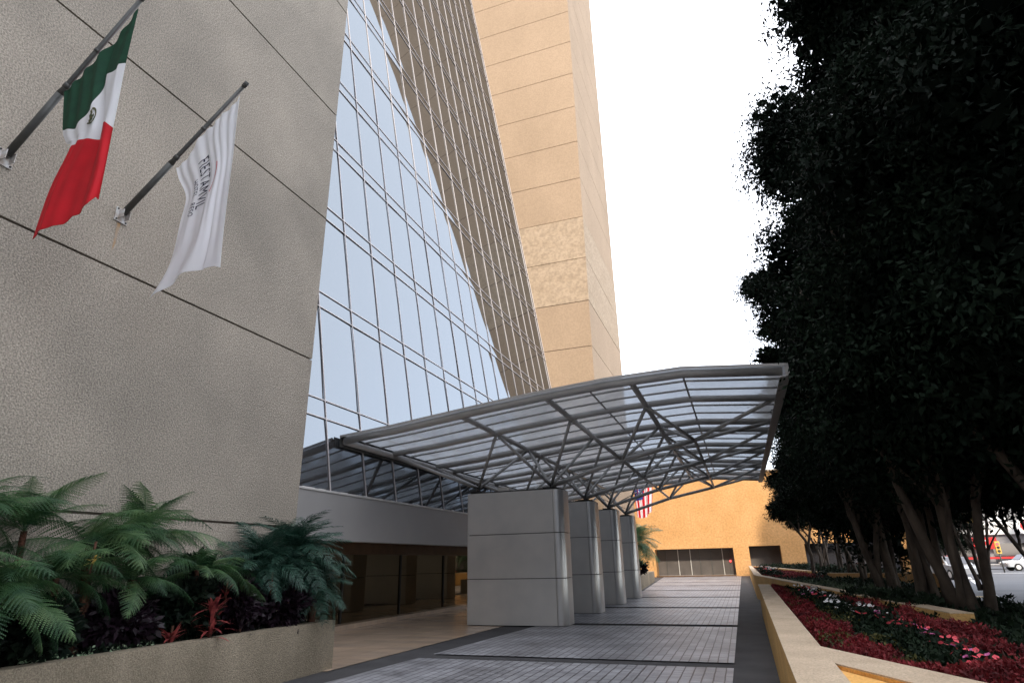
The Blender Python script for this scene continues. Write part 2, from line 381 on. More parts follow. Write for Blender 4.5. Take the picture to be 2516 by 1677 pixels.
def pane(mb, i, j):
    za, zb = levels[j], levels[j+1]; n = 5
    tilt = random.uniform(-.003, .003); tilt2 = random.uniform(-.0025, .0025); bul = random.uniform(.004, .008)*(1 if zb-za > 1 else .3)
    n0 = len(mb.v)
    for a in range(n+1):
        for b in range(n+1):
            s, t_ = a/n, b/n
            z_ = za+(zb-za)*t_
            ya = ys[i] if ys[i] > 38 else glean(ys[i], z_); yb = ys[i+1] if ys[i+1] > 38 else glean(ys[i+1], z_)
            yy = ya+(min(yb, 38.69)-ya)*s
            d = tilt*(s-.5)*dY*2+tilt2*(t_-.5)*3-bul*(4*(t_-.5)**2+2.0*(s-.5)**2)
            p = Vector((gx(z_), yy, z_))+nrm*(d-.012)
            mb.v.append(tuple(p))
    for a in range(n):
        for b in range(n):
            q = n0+a*(n+1)+b; mb.f.append((q, q+n+1, q+n+2, q+1)); mb.sm.append(True)
for _, i, j in panes[:100]:
    mb = MB(); pane(mb, i, j); P(mb, 'glass_panel', M['mirror'], cw)
mb = MB()
for _, i, j in panes[100:]: pane(mb, i, j)
P(mb, 'glass_panels_higher_up', M['mirror'], cw, 'stuff')
# solid core behind the glass
core = MB(); n0 = 0
core.prism([(-30, 9.9), (-9.75, 9.9), (-9.75, 38.66), (-30, 38.66)], 3.0, 3.34)
P(core, 'floor_slab', M['groove'])
mb = MB(); zt = 79
mb.v += [(gx(3.36)-.12, 7.9, 3.36), (gx(3.36)-.12, 38.65, 3.36), (gx(zt)-.12, 38.65, zt), (gx(zt)-.12, 7.9, zt),
         (-34, 7.9, 3.36), (-34, 38.65, 3.36), (-34, 38.65, zt), (-34, 7.9, zt)]
for f_ in ((0, 1, 2, 3), (4, 7, 6, 5), (3, 2, 6, 7), (0, 3, 7, 4)): mb.f.append(f_); mb.sm.append(False)
P(mb, 'inner_wall', M['groove'])
# grey fascia above the lobby, its ledge, the soffit and lobby glass
P(MB().box(-9.62, -9.32, 9.9, 38.66, 2.2, 3.31), 'fascia_panel', M['fascia'])
P(MB().box(-9.70, -9.30, 9.9, 38.66, 3.313, 3.35), 'fascia_ledge', M['alu'])
P(MB().box(-14, -9.63, 9.9, 38.66, 2.28, 2.4), 'soffit', M['brown'])
P(MB().box(-10.9, -10.6, 9.9, 38.66, 1.98, 2.275).box(-10.72, -10.56, 9.9, 38.66, 1.93, 1.978), 'glazing_head', M['brown'])
P(MB().box(-10.75, -10.70, 9.9, 38.66, .13, 1.975), 'lobby_window', M['lobby_glass'])
P(MB().box(-10.9, -10.35, 9.9, 38.66, .0, .125), 'marble_curb', M['tiles'])
for q in (12.2, 15.4, 18.6, 21.8, 25, 28.2): P(MB().box(-10.77, -10.66, q, q+.045, .127, 1.97), 'lobby_mullion', M['dark'])
mb = MB()
for q in np.arange(11.5, 36, .8):
    if random.random() < .75: mb.box(-9.5, -9.38, q+random.random()*.4, q+.18+random.random()*.5, 3.352, 3.375+random.random()*.03)
P(mb, 'ledge_light', M['white'])

# ------------------------------------------------------------------ flags and poles on the stucco wall
def coons(curves, n=40, m=60, fold=None, yb=0):
    """curves: list of (v, [points (X,Z) from u=0 to u=1]); returns grid eval"""
    def resample(pts):
        pts = [Vector((p[0], p[1], 0)) for p in pts]; L = [0]
        for a, b in zip(pts, pts[1:]): L.append(L[-1]+(b-a).length)
        def ev(u):
            t = u*L[-1]
            for k in range(len(L)-1):
                if t <= L[k+1] or k == len(L)-2:
                    f_ = (t-L[k])/(L[k+1]-L[k]+1e-9); return pts[k].lerp(pts[k+1], min(max(f_, 0), 1))
        return ev
    C = [(v, resample(p)) for v, p in curves]
    def ev(u, v):
        ks = [c[0] for c in C]
        k = max([i for i in range(len(ks)-1) if v >= ks[i]-1e-9] or [0])
        t = (v-ks[k])/(ks[k+1]-ks[k])
        p1, p2 = C[k][1](u), C[k+1][1](u); h = ks[k+1]-ks[k]
        m1 = (p2-C[k-1][1](u))/(ks[k+1]-ks[k-1])*h if k > 0 else p2-p1
        m2 = (C[k+2][1](u)-p1)/(ks[k+2]-ks[k])*h if k+2 < len(ks) else p2-p1
        t2, t3 = t*t, t*t*t
        p = p1*(2*t3-3*t2+1)+m1*(t3-2*t2+t)+p2*(-2*t3+3*t2)+m2*(t3-t2)
        return Vector((p.x, yb+fold(u, v), p.y))
    return ev
def sheet(ev, v0, v1, name, m, parent, nu=70, nv=36, u0=0, u1=1, off=0):
    mb = MB()
    for side in (0, 1):
        n0 = len(mb.v)
        for a in range(nu+1):
            for b in range(nv+1):
                p = ev(u0+(u1-u0)*a/nu, v0+(v1-v0)*b/nv); mb.v.append((p.x, p.y+side*.006+off, p.z))
        for a in range(nu):
            for b in range(nv):
                q = n0+a*(nv+1)+b; f_ = (q, q+nv+1, q+nv+2, q+1)
                mb.f.append(f_ if side else f_[::-1]); mb.sm.append(True)
    return P(mb, name, m, parent)
# picture plane -> the vertical plane of each pole, worked out once from the camera match
FPX, CXY = 1373.51792, (1176, 784)
def on_plane(px, py, Y):
    d = rx*((px-CXY[0])/FPX)-ux*((py-CXY[1])/FPX)+F
    t = Y/d.y; q = d*t; return (q.x, q.z+1.6)
YA, YB = 3.71, 5.28
def c1(L): return [on_plane(a, b, YA) for a, b in L]
def c2(L): return [on_plane(a/2.2074, b/2.2074, YB) for a, b in L]
mexc = [(0, c1([(147, 210), (165, 196), (172, 184), (190, 172), (200, 156), (222, 138), (235, 118), (262, 88), (290, 58), (319, 22)])),
        (1/3, c1([(140, 297), (171, 294), (190, 274), (208, 254), (243, 168), (271, 161), (276, 150), (288, 145)])),
        (.5, c1([(147, 325), (168, 314), (215, 290), (240, 225), (254, 220), (270, 232)])),
        (2/3, c1([(155, 338), (163, 333), (190, 322), (225, 317), (229, 298), (237, 282), (245, 282), (257, 292)])),
        (.83, c1([(110, 432), (140, 418), (180, 410), (212, 405), (228, 396), (240, 372)])),
        (1, c1([(70, 552), (90, 535), (138, 512), (160, 494), (180, 488), (205, 470), (216, 450), (221, 456)]))]
def f1(u, v): return .022*(.3+v)*math.sin(u*11+v*2.5)+.012*math.sin(u*33+v*4+math.sin(u*5)*2)*(1-.5*v)+.03*math.exp(-((u-.66)/.09)**2)
ev1 = coons(mexc, fold=f1, yb=YA+.0)
flag = empty('national_flag', (*[on_plane(147, 210, YA)[0], YA], on_plane(147, 210, YA)[1]), 'green, white and red flag with a small central emblem hanging from the upper left pole', 'flag')
sheet(ev1, 0, 1/3, 'green_stripe', M['flag_green'], flag)
sheet(ev1, 1/3, 2/3, 'white_stripe', M['flag_white'], flag)
sheet(ev1, 2/3, 1, 'red_stripe', M['flag_red'], flag)
# emblem: eagle-like patch lying on the cloth (wing, body, wreath), seen half folded
em = MB()
def cloth_poly(pts, off=-.016):
    em.poly([(lambda p: (p.x, p.y+off, p.z))(ev1(*q)) for q in pts])
cu, cv = .42, .44
for k in range(14):
    a0, a1 = math.pi*(.15+k/14*1.25), math.pi*(.15+(k+1)/14*1.25)
    cloth_poly([(cu+.085*math.sin(a0), cv-.055*math.cos(a0)), (cu+.085*math.sin(a1), cv-.055*math.cos(a1)), (cu+.065*math.sin(a1), cv-.042*math.cos(a1)), (cu+.065*math.sin(a0), cv-.042*math.cos(a0))])
for (a, b, c_, d_) in ((-.03, -.03, .02, .03), (0, -.045, .03, -.01), (-.05, .0, -.02, .035), (.02, .0, .045, .02)):
    cloth_poly([(cu+a, cv+b), (cu+c_, cv+b), (cu+c_, cv+d_), (cu+a, cv+d_)])
P(em, 'emblem', M['emblem'], flag)
hotc = [(0, c2([(893, 852), (915, 838), (935, 812), (962, 790), (985, 748), (1010, 700), (1050, 655), (1075, 640), (1100, 612), (1130, 580), (1165, 552), (1190, 525), (1215, 485)])),
        (.12, c2([(905, 905), (960, 840), (1030, 760), (1090, 690), (1150, 640), (1200, 585)])),
        (.30, c2([(938, 995), (990, 950), (1040, 900), (1110, 850), (1180, 760)])),
        (.5, c2([(905, 1120), (960, 1090), (1030, 1060), (1155, 950)])),
        (.7, c2([(862, 1290), (930, 1240), (1020, 1210), (1133, 1130)])),
        (.86, c2([(815, 1400), (880, 1340), (980, 1310), (1118, 1270)])),
        (1, c2([(745, 1510), (800, 1478), (870, 1432), (950, 1388), (1040, 1352), (1080, 1345), (1110, 1352)]))]
def f2(u, v): return (.008+.026*v)*math.sin(u*15+v*3)*(1 if u < .75 else .5)+.009*math.sin(u*47-v*3+math.sin(u*9)*1.5)*(1-v)+.03*math.sin(u*7+1)*v
ev2 = coons(hotc, fold=f2, yb=YB)
hf = empty('hotel_flag', (on_plane(405, 385, YB)[0], YB, on_plane(405, 385, YB)[1]), 'plain white flag with dark lettering and a red swoosh hanging from the lower pole', 'flag')
sheet(ev2, 0, 1, 'flag_cloth', M['flag_white'], hf, 90, 70)
def cloth_text(s, u_base, u_h, v0, adv, name, gap=None):
    cu_ = bpy.data.curves.new('t', 'FONT'); cu_.body = s; cu_.size = 1; cu_.space_character = 1.12; cu_.resolution_u = 3
    o = bpy.data.objects.new('t', cu_); COL.objects.link(o); dg = bpy.context.evaluated_depsgraph_get()
    me = bpy.data.meshes.new_from_object(o.evaluated_get(dg)); bpy.data.objects.remove(o)
    import bmesh
    bm = bmesh.new(); bm.from_mesh(me); bmesh.ops.triangulate(bm, faces=bm.faces)
    bmesh.ops.subdivide_edges(bm, edges=[e for e in bm.edges if e.calc_length() > .15], cuts=2, use_grid_fill=False)
    bmesh.ops.triangulate(bm, faces=bm.faces)
    mb = MB()
    for f_ in bm.faces:
        pts = []
        for vv in f_.verts:
            p = ev2(u_base(vv.co.x)+vv.co.y*u_h, v0+vv.co.x*adv); pts.append((p.x, p.y-.008, p.z))
        mb.poly(pts)
    bm.free(); return P(mb, name, M['flag_ink'], hf)
cloth_text('FIESTAMVIL', lambda x: .34-.004*x, .25, .18, .054, 'lettering')
cloth_text('HOTEL   RESO', lambda x: .20+.002*x, .12, .27, .036, 'small_lettering')
em = MB()
for k in range(10):
    v_a, v_b = .27+k*.016, .27+(k+1)*.016; uu = lambda v: .66+.02*math.sin((v-.27)/.16*math.pi)-.5*(v-.27)
    pts = [ev2(uu(v_a), v_a), ev2(uu(v_b), v_b), ev2(uu(v_b)+.012, v_b), ev2(uu(v_a)+.012, v_a)]
    em.poly([(p.x, p.y-.008, p.z) for p in pts])
P(em, 'swoosh', M['flag_red'], hf)
def flag_pole(base, tip, Y, label):
    bx_, bz_ = base; tx, tz = tip
    o = empty('flagpole', (bx_, Y, bz_), label, 'flagpole', 'flagpoles on the stucco wall')
    d = Vector((tx-bx_, 0, tz-bz_)); A = Vector((bx_, Y, bz_))
    pt = lambda t, dz=0: tuple(A+d*t+Vector((0, .0, dz)))
    mb = MB().tube([pt(0.02), pt(.40)], [.046, .044], 12); P(mb, 'lower_tube', M['pole'], o)
    mb = MB().tube([pt(.40), pt(.44), pt(1)], [.044, .031, .027], 12); P(mb, 'upper_tube', M['pole'], o)
    P(MB().tube([pt(.435), pt(.46)], .040, 10).tube([pt(.66), pt(.675)], .036, 10).tube([pt(.985), pt(1.02)], .034, 10), 'collar', M['pole'], o)
    P(MB().box(bx_+.0, bx_+.018, Y-.10, Y+.10, bz_-.11, bz_+.11).box(bx_+.018, bx_+.12, Y-.055, Y-.045, bz_-.06, bz_+.07).box(bx_+.018, bx_+.12, Y+.048, Y+.058, bz_-.06, bz_+.07), 'wall_plate', M['bracket'], o)
    mb = MB()
    for a in (-.075, .075):
        for b in (-.085, .085): mb.tube([(bx_+.018, Y+a, bz_+b), (bx_+.032, Y+a, bz_+b)], .013, 6)
    P(mb, 'bolt', M['dark'], o)
    P(MB().tube([pt(.97, -.03), pt(.7, -.075), pt(.45, -.05)], .004, 4), 'halyard', M['mull_dark'], o)
    return o
flag_pole((-7.995, 6.47), on_plane(328, -5, YA), YA, 'dark steel flagpole carrying the green, white and red flag')
flag_pole((-7.995, 6.55), on_plane(563, 195, YB), YB, 'dark steel flagpole carrying the white lettered flag')

M['grime'] = mat('grime', (.30, .27, .23), .95, var=(.42, .37, .31), scale=5, stretch=(1, 3, .4))
M['rust'] = mat('rust', (.42, .25, .12), .9, var=(.36, .30, .24), scale=12)
P(MB().poly([(-7.995, 5.25, 6.43), (-7.995, 5.30, 6.43), (-7.995, 5.29, 6.1), (-7.995, 5.262, 5.95)]), 'rust_streak', M['rust'])
# ------------------------------------------------------------------ canopy
AX = [(-9.45, 4.72), (-8.0, 4.85), (-6.7, 5.0), (-5.3, 5.16), (-3.9, 5.30), (-2.4, 5.42), (-.72, 5.47), (1.32, 5.28)]
def az(x):
    for (a, b), (c_, d_) in zip(AX, AX[1:]):
        if x <= c_: return b+(d_-b)*(x-a)/(c_-a)
    return AX[-1][1]
cen = [17.1+4.13*i for i in range(4)]
T = [13.3]+[c_+s for c_ in cen for s in (-1.42, 1.42)]+[32.75]
can = empty('entrance_canopy', (-6, 23, 3.6), 'arched grey tubular steel canopy with frosted panels over the driveway', 'canopy')
for i, y_ in enumerate(T):
    r = .10 if i in (0, len(T)-1) else .085
    P(MB().tube([(a, y_, b-(0 if i in (0,) else .0)) for a, b in AX], r, 12), 'arched_tube', M['steel'], can)
for x in (-9.45, -6.09, -3.9, -1.85):
    r = .085 if x == -9.45 else .072
    P(MB().tube([(x, y_, az(x)-.03) for y_ in (13.3, 32.75)], r, 10), 'long_tube', M['steel'], can)
for x in (-.72, -2.9):
    P(MB().tube([(x, 13.3, az(x)+.03), (x, 32.75, az(x)+.03)], .025, 6), 'splice_bar', M['steel'], can)
for a, b in zip(T, T[1:]):
    k = 3 if b-a > 2 else 2
    if b-a < 1.5: k = 2
    for q in range(1, k):
        y_ = a+(b-a)*q/k
        P(MB().tube([(x, y_, z_+.05) for x, z_ in AX], .026, 6), 'purlin', M['steel'], can)
for c_ in cen:
    B = [(-7.24, 3.74), (-4.95, 3.68), (-2.83, 4.27), (-.80, 4.66)]
    for s in (-1.42, 1.42):
        top = {x: (x, c_+s, az(x)-.04) for x in (-9.45, -6.09, -3.9, -1.85, 1.25)}
        for t_, bi in ((-9.45, 0), (-6.09, 0), (-6.09, 1), (-3.9, 1), (-3.9, 2), (-1.85, 2), (-1.85, 3), (1.25, 3)):
            P(MB().tube([top[t_], (B[bi][0], c_, B[bi][1])], .052 if t_ in (1.25, -9.45) else .046, 8), 'strut', M['steel'], can)
    P(MB().tube([(B[1][0], c_, B[1][1]), (B[2][0], c_, B[2][1]), (B[3][0], c_, B[3][1])], .066, 10), 'bottom_chord', M['steel'], can)
    for x_, z_ in B[:2]:
        P(MB().box(x_-.2, x_+.2, c_-.2, c_+.2, 3.60, 3.625).box(x_-.015, x_+.015, c_-.12, c_+.12, 3.626, z_+.02), 'foot_plate', M['dark'], can)
for x_, z_ in ((-2.83, 4.27), (-.80, 4.66)):
    P(MB().tube([(x_, cen[0], z_), (x_, cen[-1], z_)], .045, 8), 'tie_tube', M['steel'], can)
ps = MB(); A2 = [(-9.52, 4.71)]+AX[1:-1]+[(1.40, 5.27)]
n0 = 0
for lay in (.10, .108):
    n0 = len(ps.v)
    for x, z_ in A2: ps.v += [(x, 13.17, z_+lay), (x, 32.9, z_+lay)]
    for i in range(len(A2)-1):
        q = n0+2*i; f_ = (q, q+2, q+3, q+1); ps.f.append(f_ if lay > .105 else f_[::-1]); ps.sm.append(False)
P(ps, 'frosted_roof_sheet', M['frosted'], can)
for y0_, y1_ in ((13.14, 13.168), (32.902, 32.93)):
    ed = MB()
    for (xa, za), (xb, zb) in zip(A2, A2[1:]):
        n0 = len(ed.v)
        for xx, zz in ((xa, za), (xb, zb)): ed.v += [(xx, y0_, zz+.075), (xx, y1_, zz+.075), (xx, y1_, zz+.13), (xx, y0_, zz+.13)]
        for q in range(4): ed.f.append((n0+q, n0+(q+1) % 4, n0+4+(q+1) % 4, n0+4+q)); ed.sm.append(False)
    P(ed, 'edge_trim', M['steel'], can)
P(MB().box(1.36, 1.44, 13.16, 32.95, 5.13, 5.40).box(1.24, 1.36, 13.2, 32.95, 5.13, 5.15), 'right_gutter', M['steel'], can)
P(MB().box(-9.55, -9.53, 13.2, 32.9, 4.55, 4.86).box(-9.528, -9.40, 13.2, 32.9, 4.80, 4.815), 'left_gutter', M['pole'], can)

# ------------------------------------------------------------------ piers
def rr(x0, x1, y0, y1, r, n=7, rl=.06):
    pts = []
    for cx_, cy_, a0, rad in ((x1-r, y0+r, -90, r), (x1-r, y1-r, 0, r), (x0+rl, y1-rl, 90, rl), (x0+rl, y0+rl, 180, rl)):
        for k in range(n+1):
            a = R(a0+90*k/n); pts.append((cx_+rad*math.cos(a), cy_+rad*math.sin(a)))
    return pts
def make_pier():
    o = empty('pier', (-6, 17.1, 0), 'silver clad pier nearest the camera, widest in view', 'pier', 'silver clad canopy piers')
    P(MB().prism(rr(-7.38, -4.58, 16.7, 17.55, .2), .021, 3.47), 'core', M['dark'], o)
    for k in range(3):
        z0_, z1_ = .03+k*1.175, (k+1)*1.175+.01
        P(MB().prism(rr(-7.42, -4.54, 16.65, 17.6, .24), z0_, z1_, True), 'cladding_panel', M['alu'], o)
    # brighter rounded corner sheets
    for k in range(3):
        z0_, z1_ = .032+k*1.175, (k+1)*1.175+.008
        pts = []
        for rad in (.244, .25):
            arc = [(-4.54-.24+rad*math.cos(R(a)), 16.65+.24+rad*math.sin(R(a))) for a in np.linspace(-90, 0, 10)]
            pts += arc if rad == .244 else arc[::-1]
        pts[0] = (-5.05+.25, 16.645); 
        P(MB().prism(pts, z0_, z1_, True), 'corner_sheet', M['alu_post'], o)
    P(MB().prism(rr(-7.36, -4.6, 16.71, 17.54, .2), 3.54, 3.575), 'top_cap', M['dark'], o)
    P(MB().box(-6.5, -6.15, 16.8, 17.0, 3.577, 3.69), 'junction_box', M['alu_post'], o)
    return o
pier0 = make_pier()
for i, lab in ((1, 'second silver clad pier, just behind the nearest one'), (2, 'third silver clad pier between the second and the farthest'), (3, 'farthest silver clad pier beside the small palm')):
    c_ = copy_tree(pier0); c_.location.y += 4.13*i; c_['label'] = lab

# ------------------------------------------------------------------ walls of the beds
def wall(poly, z1, label, mbody='ochre', capw=0, name='garden_wall', cat='garden wall', cz=.0, capm='cap'):
    cx_ = sum(p[0] for p in poly)/len(poly); cy_ = sum(p[1] for p in poly)/len(poly)
    o = empty(name, (cx_, cy_, 0), label, cat)
    P(MB().prism(poly, 0, z1-.012), 'wall_body', M[mbody], o)
    P(MB().prism(poly, z1-.011, z1), 'wall_top', M[capm], o)
    return o
def strip(p, q, wd):
    d = Vector((q[0]-p[0], q[1]-p[1])).normalized(); n = Vector((d.y, -d.x))*wd
    return [p, q, (q[0]+n.x, q[1]+n.y), (p[0]+n.x, p[1]+n.y)]
M['orange_sunlit'] = mat('orange_sunlit', (.90, .50, .15), .85, var=(.80, .43, .12), scale=3, bump=.5, bscale=40, speck=(50, .75, .6))  # brighter orange, sunlight on the short near wall put into the colour
wall([(.20, 2.5), (.52, 2.5), (.635, 20.8), (.32, 20.8)], .85, 'long ochre wall with pale flat top between the driveway and the red bed')
wall([(.5395, 5.55), (1.5, 3.6), (1.86, 3.77), (.546, 6.52)], .85, 'short wall with an orange recess, coloured as if sunlit, branching off at the bottom right corner', 'orange_sunlit')
P(MB().prism([(.523, 2.5), (.5375, 5.52), (1.48, 3.61), (1.48, 2.5)], 0, .815), 'orange_recess', M['orange_sunlit'], [o for o in S.objects if o.get('label', '').startswith('short wall')][0])
wall([(.636, 20.55), (1.12, 20.55), (1.1, 20.8), (.636, 20.8)], .62, 'short low ochre return wall at the end of the red flower bed')
wall([(.34, 28.9), (.62, 28.9), (2.55, 9.4), (2.3, 9.4)], .92, 'diagonal ochre wall running behind the red and white flower bed')
wall([(.345, 28.92), (.64, 28.92), (.68, 63.6), (.40, 63.6)], .92, 'far ochre wall edging the driveway towards the orange building')
wall([(.69, 62), (.95, 62), (3.6, 33), (3.34, 33)], .92, 'far diagonal ochre wall across the planting beds')
wall([(3.05, 28.0), (3.08, 28.25), (6.3, 26.1), (6.27, 25.85)], .98, 'orange cross wall behind the twisted tree trunks', 'orange')
# left planter
o = empty('planter', (-7.3, 3, 0), 'long stucco planter full of ferns at the foot of the flag wall', 'planter')
P(MB().box(-6.93, -6.72, -3, 9.57, 0, .75).box(-7.99, -6.93, 9.37, 9.57, 0, .75), 'planter_wall', M['planter_stucco'], o)
o = empty('planter', (-7.5, 42, 0), 'small grey planter box beyond the farthest silver pier', 'planter')
P(MB().prism([(-5.5, 34.8), (-6.85, 52.3), (-7.8, 52.3), (-7.8, 34.8)], 0, .75), 'planter_box', M['planter_stucco'], o)

# ------------------------------------------------------------------ orange building at the end
ob = empty('orange_building', (0, 70, 0), 'low orange stucco building closing the end of the driveway', 'building')
mb = MB(); ops = [(-8.25, -.78, 2.57), (.67, 3.48, 2.66), (5.58, 13.5, 2.75)]
xs = -32
for a, b, h in ops:
    mb.box(xs, a, 65, 84, 0, 3.0); mb.box(a, b, 65, 84, h, 3.0); xs = b
mb.box(xs, 15.5, 65, 84, 0, 3.0); mb.box(-32, 15.5, 65, 84, 3.0, 9.6)
P(mb, 'wall', M['orange'], ob)
P(MB().box(-32.1, 15.6, 64.9, 84.1, 9.602, 9.75), 'roof_coping', M['cap'], ob)
mb = MB(); mb.box(-8.24, -.79, 66.6, 66.7, .02, 2.56); P(mb, 'door_glazing', M['door_grey'], ob)
for q in (-7.4, -6.2, -5.0, -4.1, -3.0, -1.9, -1.3):
    P(MB().box(q, q+.06, 66.5, 66.6, .03, 2.55), 'door_post', M['alu'] if q in (-5.0, -1.9, -6.2) else M['pole'], ob)
P(MB().box(-8.24, -.79, 66.45, 66.6, .03, .1), 'door_rail', M['alu'], ob)
P(MB().box(.68, 3.47, 66.6, 66.7, .02, 2.65), 'recess_panel', M['door_grey'], ob)
P(MB().box(5.59, 13.49, 66.2, 66.3, .02, 2.74), 'shop_glazing', M['dark_glass'], ob)
tag(P(MB().box(-8.2, -.8, 64.1, 64.97, .0, .12), 'entrance_step', M['brown'], ob))
ml = bpy.data.materials.new('red_lamp'); ml.use_nodes = True; b_ = ml.node_tree.nodes['Principled BSDF']; b_.inputs['Base Color'].default_value = (.8, .02, .02, 1)
b_.inputs['Emission Color'].default_value = (1, .05, .05, 1); b_.inputs['Emission Strength'].default_value = 1.2
P(MB().tube([(-1.2, 66.5, 1.35), (-1.2, 66.42, 1.35)], .09, 12), 'indicator_lamp', ml, ob)

# striped flag hung from the tower's flank
us = empty('striped_flag', (-6.0, 42, 6.0), 'red and white striped flag with a blue corner hanging beyond the canopy truss', 'flag')
def us_ev(u, v): return Vector((-5.05-1.35*u*(1-.25*v)-.22*v+.05*math.sin(u*20), 42+.12*math.sin(u*15+v*3)+.05*math.sin(u*31), 6.45-.3*u-1.75*v-.3*v*math.sin(u*3.0)))
def us_part(name, m, cells, off=0):
    mb = MB()
    for (ua, ub, va, vb) in cells:
        nu = 10; nv = 4; n0 = len(mb.v)
        for a in range(nu+1):
            for b in range(nv+1):
                p = us_ev(ua+(ub-ua)*a/nu, va+(vb-va)*b/nv); mb.v.append((p.x, p.y+off, p.z))
        for a in range(nu):
            for b in range(nv): q = n0+a*(nv+1)+b; mb.f.append((q, q+1, q+nv+2, q+nv+1)); mb.sm.append(True)
    return P(mb, name, m, us)
us_part('red_stripe', M['flag_red'], [(k/13, (k+1)/13, 0, 1) for k in range(0, 13, 2)])
us_part('white_stripe', M['flag_white'], [(k/13, (k+1)/13, 0, 1) for k in range(1, 13, 2)])
us_part('blue_canton', M['flag_blue'], [(.5, 1.0, .0, .42)], -.012)
us_part('star', M['flag_white'], [(.54+.09*a, .57+.09*a, .04+.08*b, .07+.08*b) for a in range(5) for b in range(4)], -.02)
o = empty('flagpole', (-7.84, 42, 5.0), 'thin flagpole on the tower flank carrying the striped flag', 'flagpole')
P(MB().tube([(-7.84, 42, 5.15), (-5.0, 42, 6.45)], .035, 8), 'pole_tube', M['pole'], o)
P(MB().box(-7.835, -7.8, 41.85, 42.15, 4.95, 5.35), 'wall_plate', M['bracket'], o)

# ------------------------------------------------------------------ street beyond the trees
sh = empty('street_shop', (26, 96, 0), 'grey and white shop across the street with red fascia sign and yellow band', 'shop')
P(MB().box(14, 60, 90, 104, 0, 5.2), 'wall', M['grey'], sh)
P(MB().box(13.8, 60.2, 89.6, 90, 3.6, 5.0), 'white_fascia', M['white'], sh)
P(MB().box(18, 27, 89.4, 89.59, 5.0, 6.0), 'yellow_sign', M['yellow'], sh)
P(MB().box(25.9, 28.4, 89.3, 89.58, 2.0, 3.3), 'red_sign', M['red'], sh)
mb = MB()
for k in range(16):
    a0, a1 = R(40+k*18), R(40+(k+1)*18)
    if k < 15: mb.poly([(27+math.cos(a)*r_, 89.28, 2.65+math.sin(a)*r_) for a, r_ in ((a0, .5), (a1, .5), (a1, .3), (a0, .3))])
P(mb, 'white_letter', M['white'], sh)
for k in range(6): P(MB().box(16+k*6, 20+k*6, 89.93, 89.98, .4, 2.6), 'shop_window', M['dark_glass'], sh)
P(MB().box(24, 58, 89.0, 89.3, .9, 1.1), 'red_rail', M['red'], sh)
ap = empty('apartment_block', (0, 120, 0), 'pale block of flats rising behind the street shop', 'building')
P(MB().box(30, 80, 112, 130, 0, 16), 'wall', M['white'], ap)
for a in range(8):
    for b in range(4): P(MB().box(32+a*5.5, 35+a*5.5, 111.9, 111.98, 2.4+b*3.6, 4.2+b*3.6), 'window', M['dark_glass'], ap)
def street_pole(x, y_, h, arm, label, name='street_lamp', cat='street lamp'):
    o = empty(name, (x, y_, 0), label, cat)
    P(MB().tube([(x, y_, 0), (x, y_, h*.85), (x-.3, y_, h), (x-arm, y_, h+.15)], [.1, .07, .06, .05], 8), 'pole', M['pole'], o)
    P(MB().box(x-arm-.55, x-arm, y_-.13, y_+.13, h+.08, h+.24), 'lamp_head', M['alu'], o)
    return o
street_pole(19.9, 72, 4.6, 1.6, 'curved dark street lamp seen between the trunks')
def sig(x, y_, label):
    o = empty('traffic_light', (x, y_, 0), label, 'traffic light')
    P(MB().tube([(x, y_, 0), (x, y_, 2.3)], .06, 8), 'post', M['pole'], o)
    P(MB().box(x-.17, x+.17, y_-.12, y_+.12, 1.5, 2.5), 'signal_housing', M['yellow'], o)
    P(MB().tube([(x, y_-.121, 2.28), (x, y_-.16, 2.28)], .12, 14), 'red_light', ml, o)
    P(MB().tube([(x, y_-.121, 2.0), (x, y_-.15, 2.0)], .11, 14).tube([(x, y_-.121, 1.7), (x, y_-.15, 1.7)], .11, 14), 'unlit_light', M['dark'], o)
sig(20.6, 65, 'traffic light showing red at the street corner')
rs = empty('pole_sign', (27, 75, 0), 'round red and white sign on a pole at the right edge', 'sign')
P(MB().tube([(26.6, 75, 0), (26.6, 75, 3.2)], .06, 8), 'post', M['pole'], rs)
P(MB().tube([(26.6, 74.9, 4.0), (26.6, 74.8, 4.0)], .85, 24), 'sign_disc', M['white'], rs)
P(MB().tube([(26.6, 74.79, 4.0), (26.6, 74.77, 4.0)], .55, 24), 'red_disc', M['red'], rs)
fe = empty('railing', (22, 74, 0), 'red and grey railing along the far pavement', 'railing')
mb = MB()
for k in range(16): mb.box(15+k*1.4, 15.08+k*1.4, 73.96, 74.04, 0, 1.1)
P(mb, 'post', M['grey'], fe); P(MB().box(15, 37, 73.97, 74.03, 1.1, 1.2), 'top_rail', M['red'], fe); P(MB().box(15, 37, 73.97, 74.03, .5, .56), 'middle_rail', M['alu'], fe)
tag(MB().box(9, 80, 75.5, 89.2, .0, .13).build('pavement', M['street']), kind='structure')
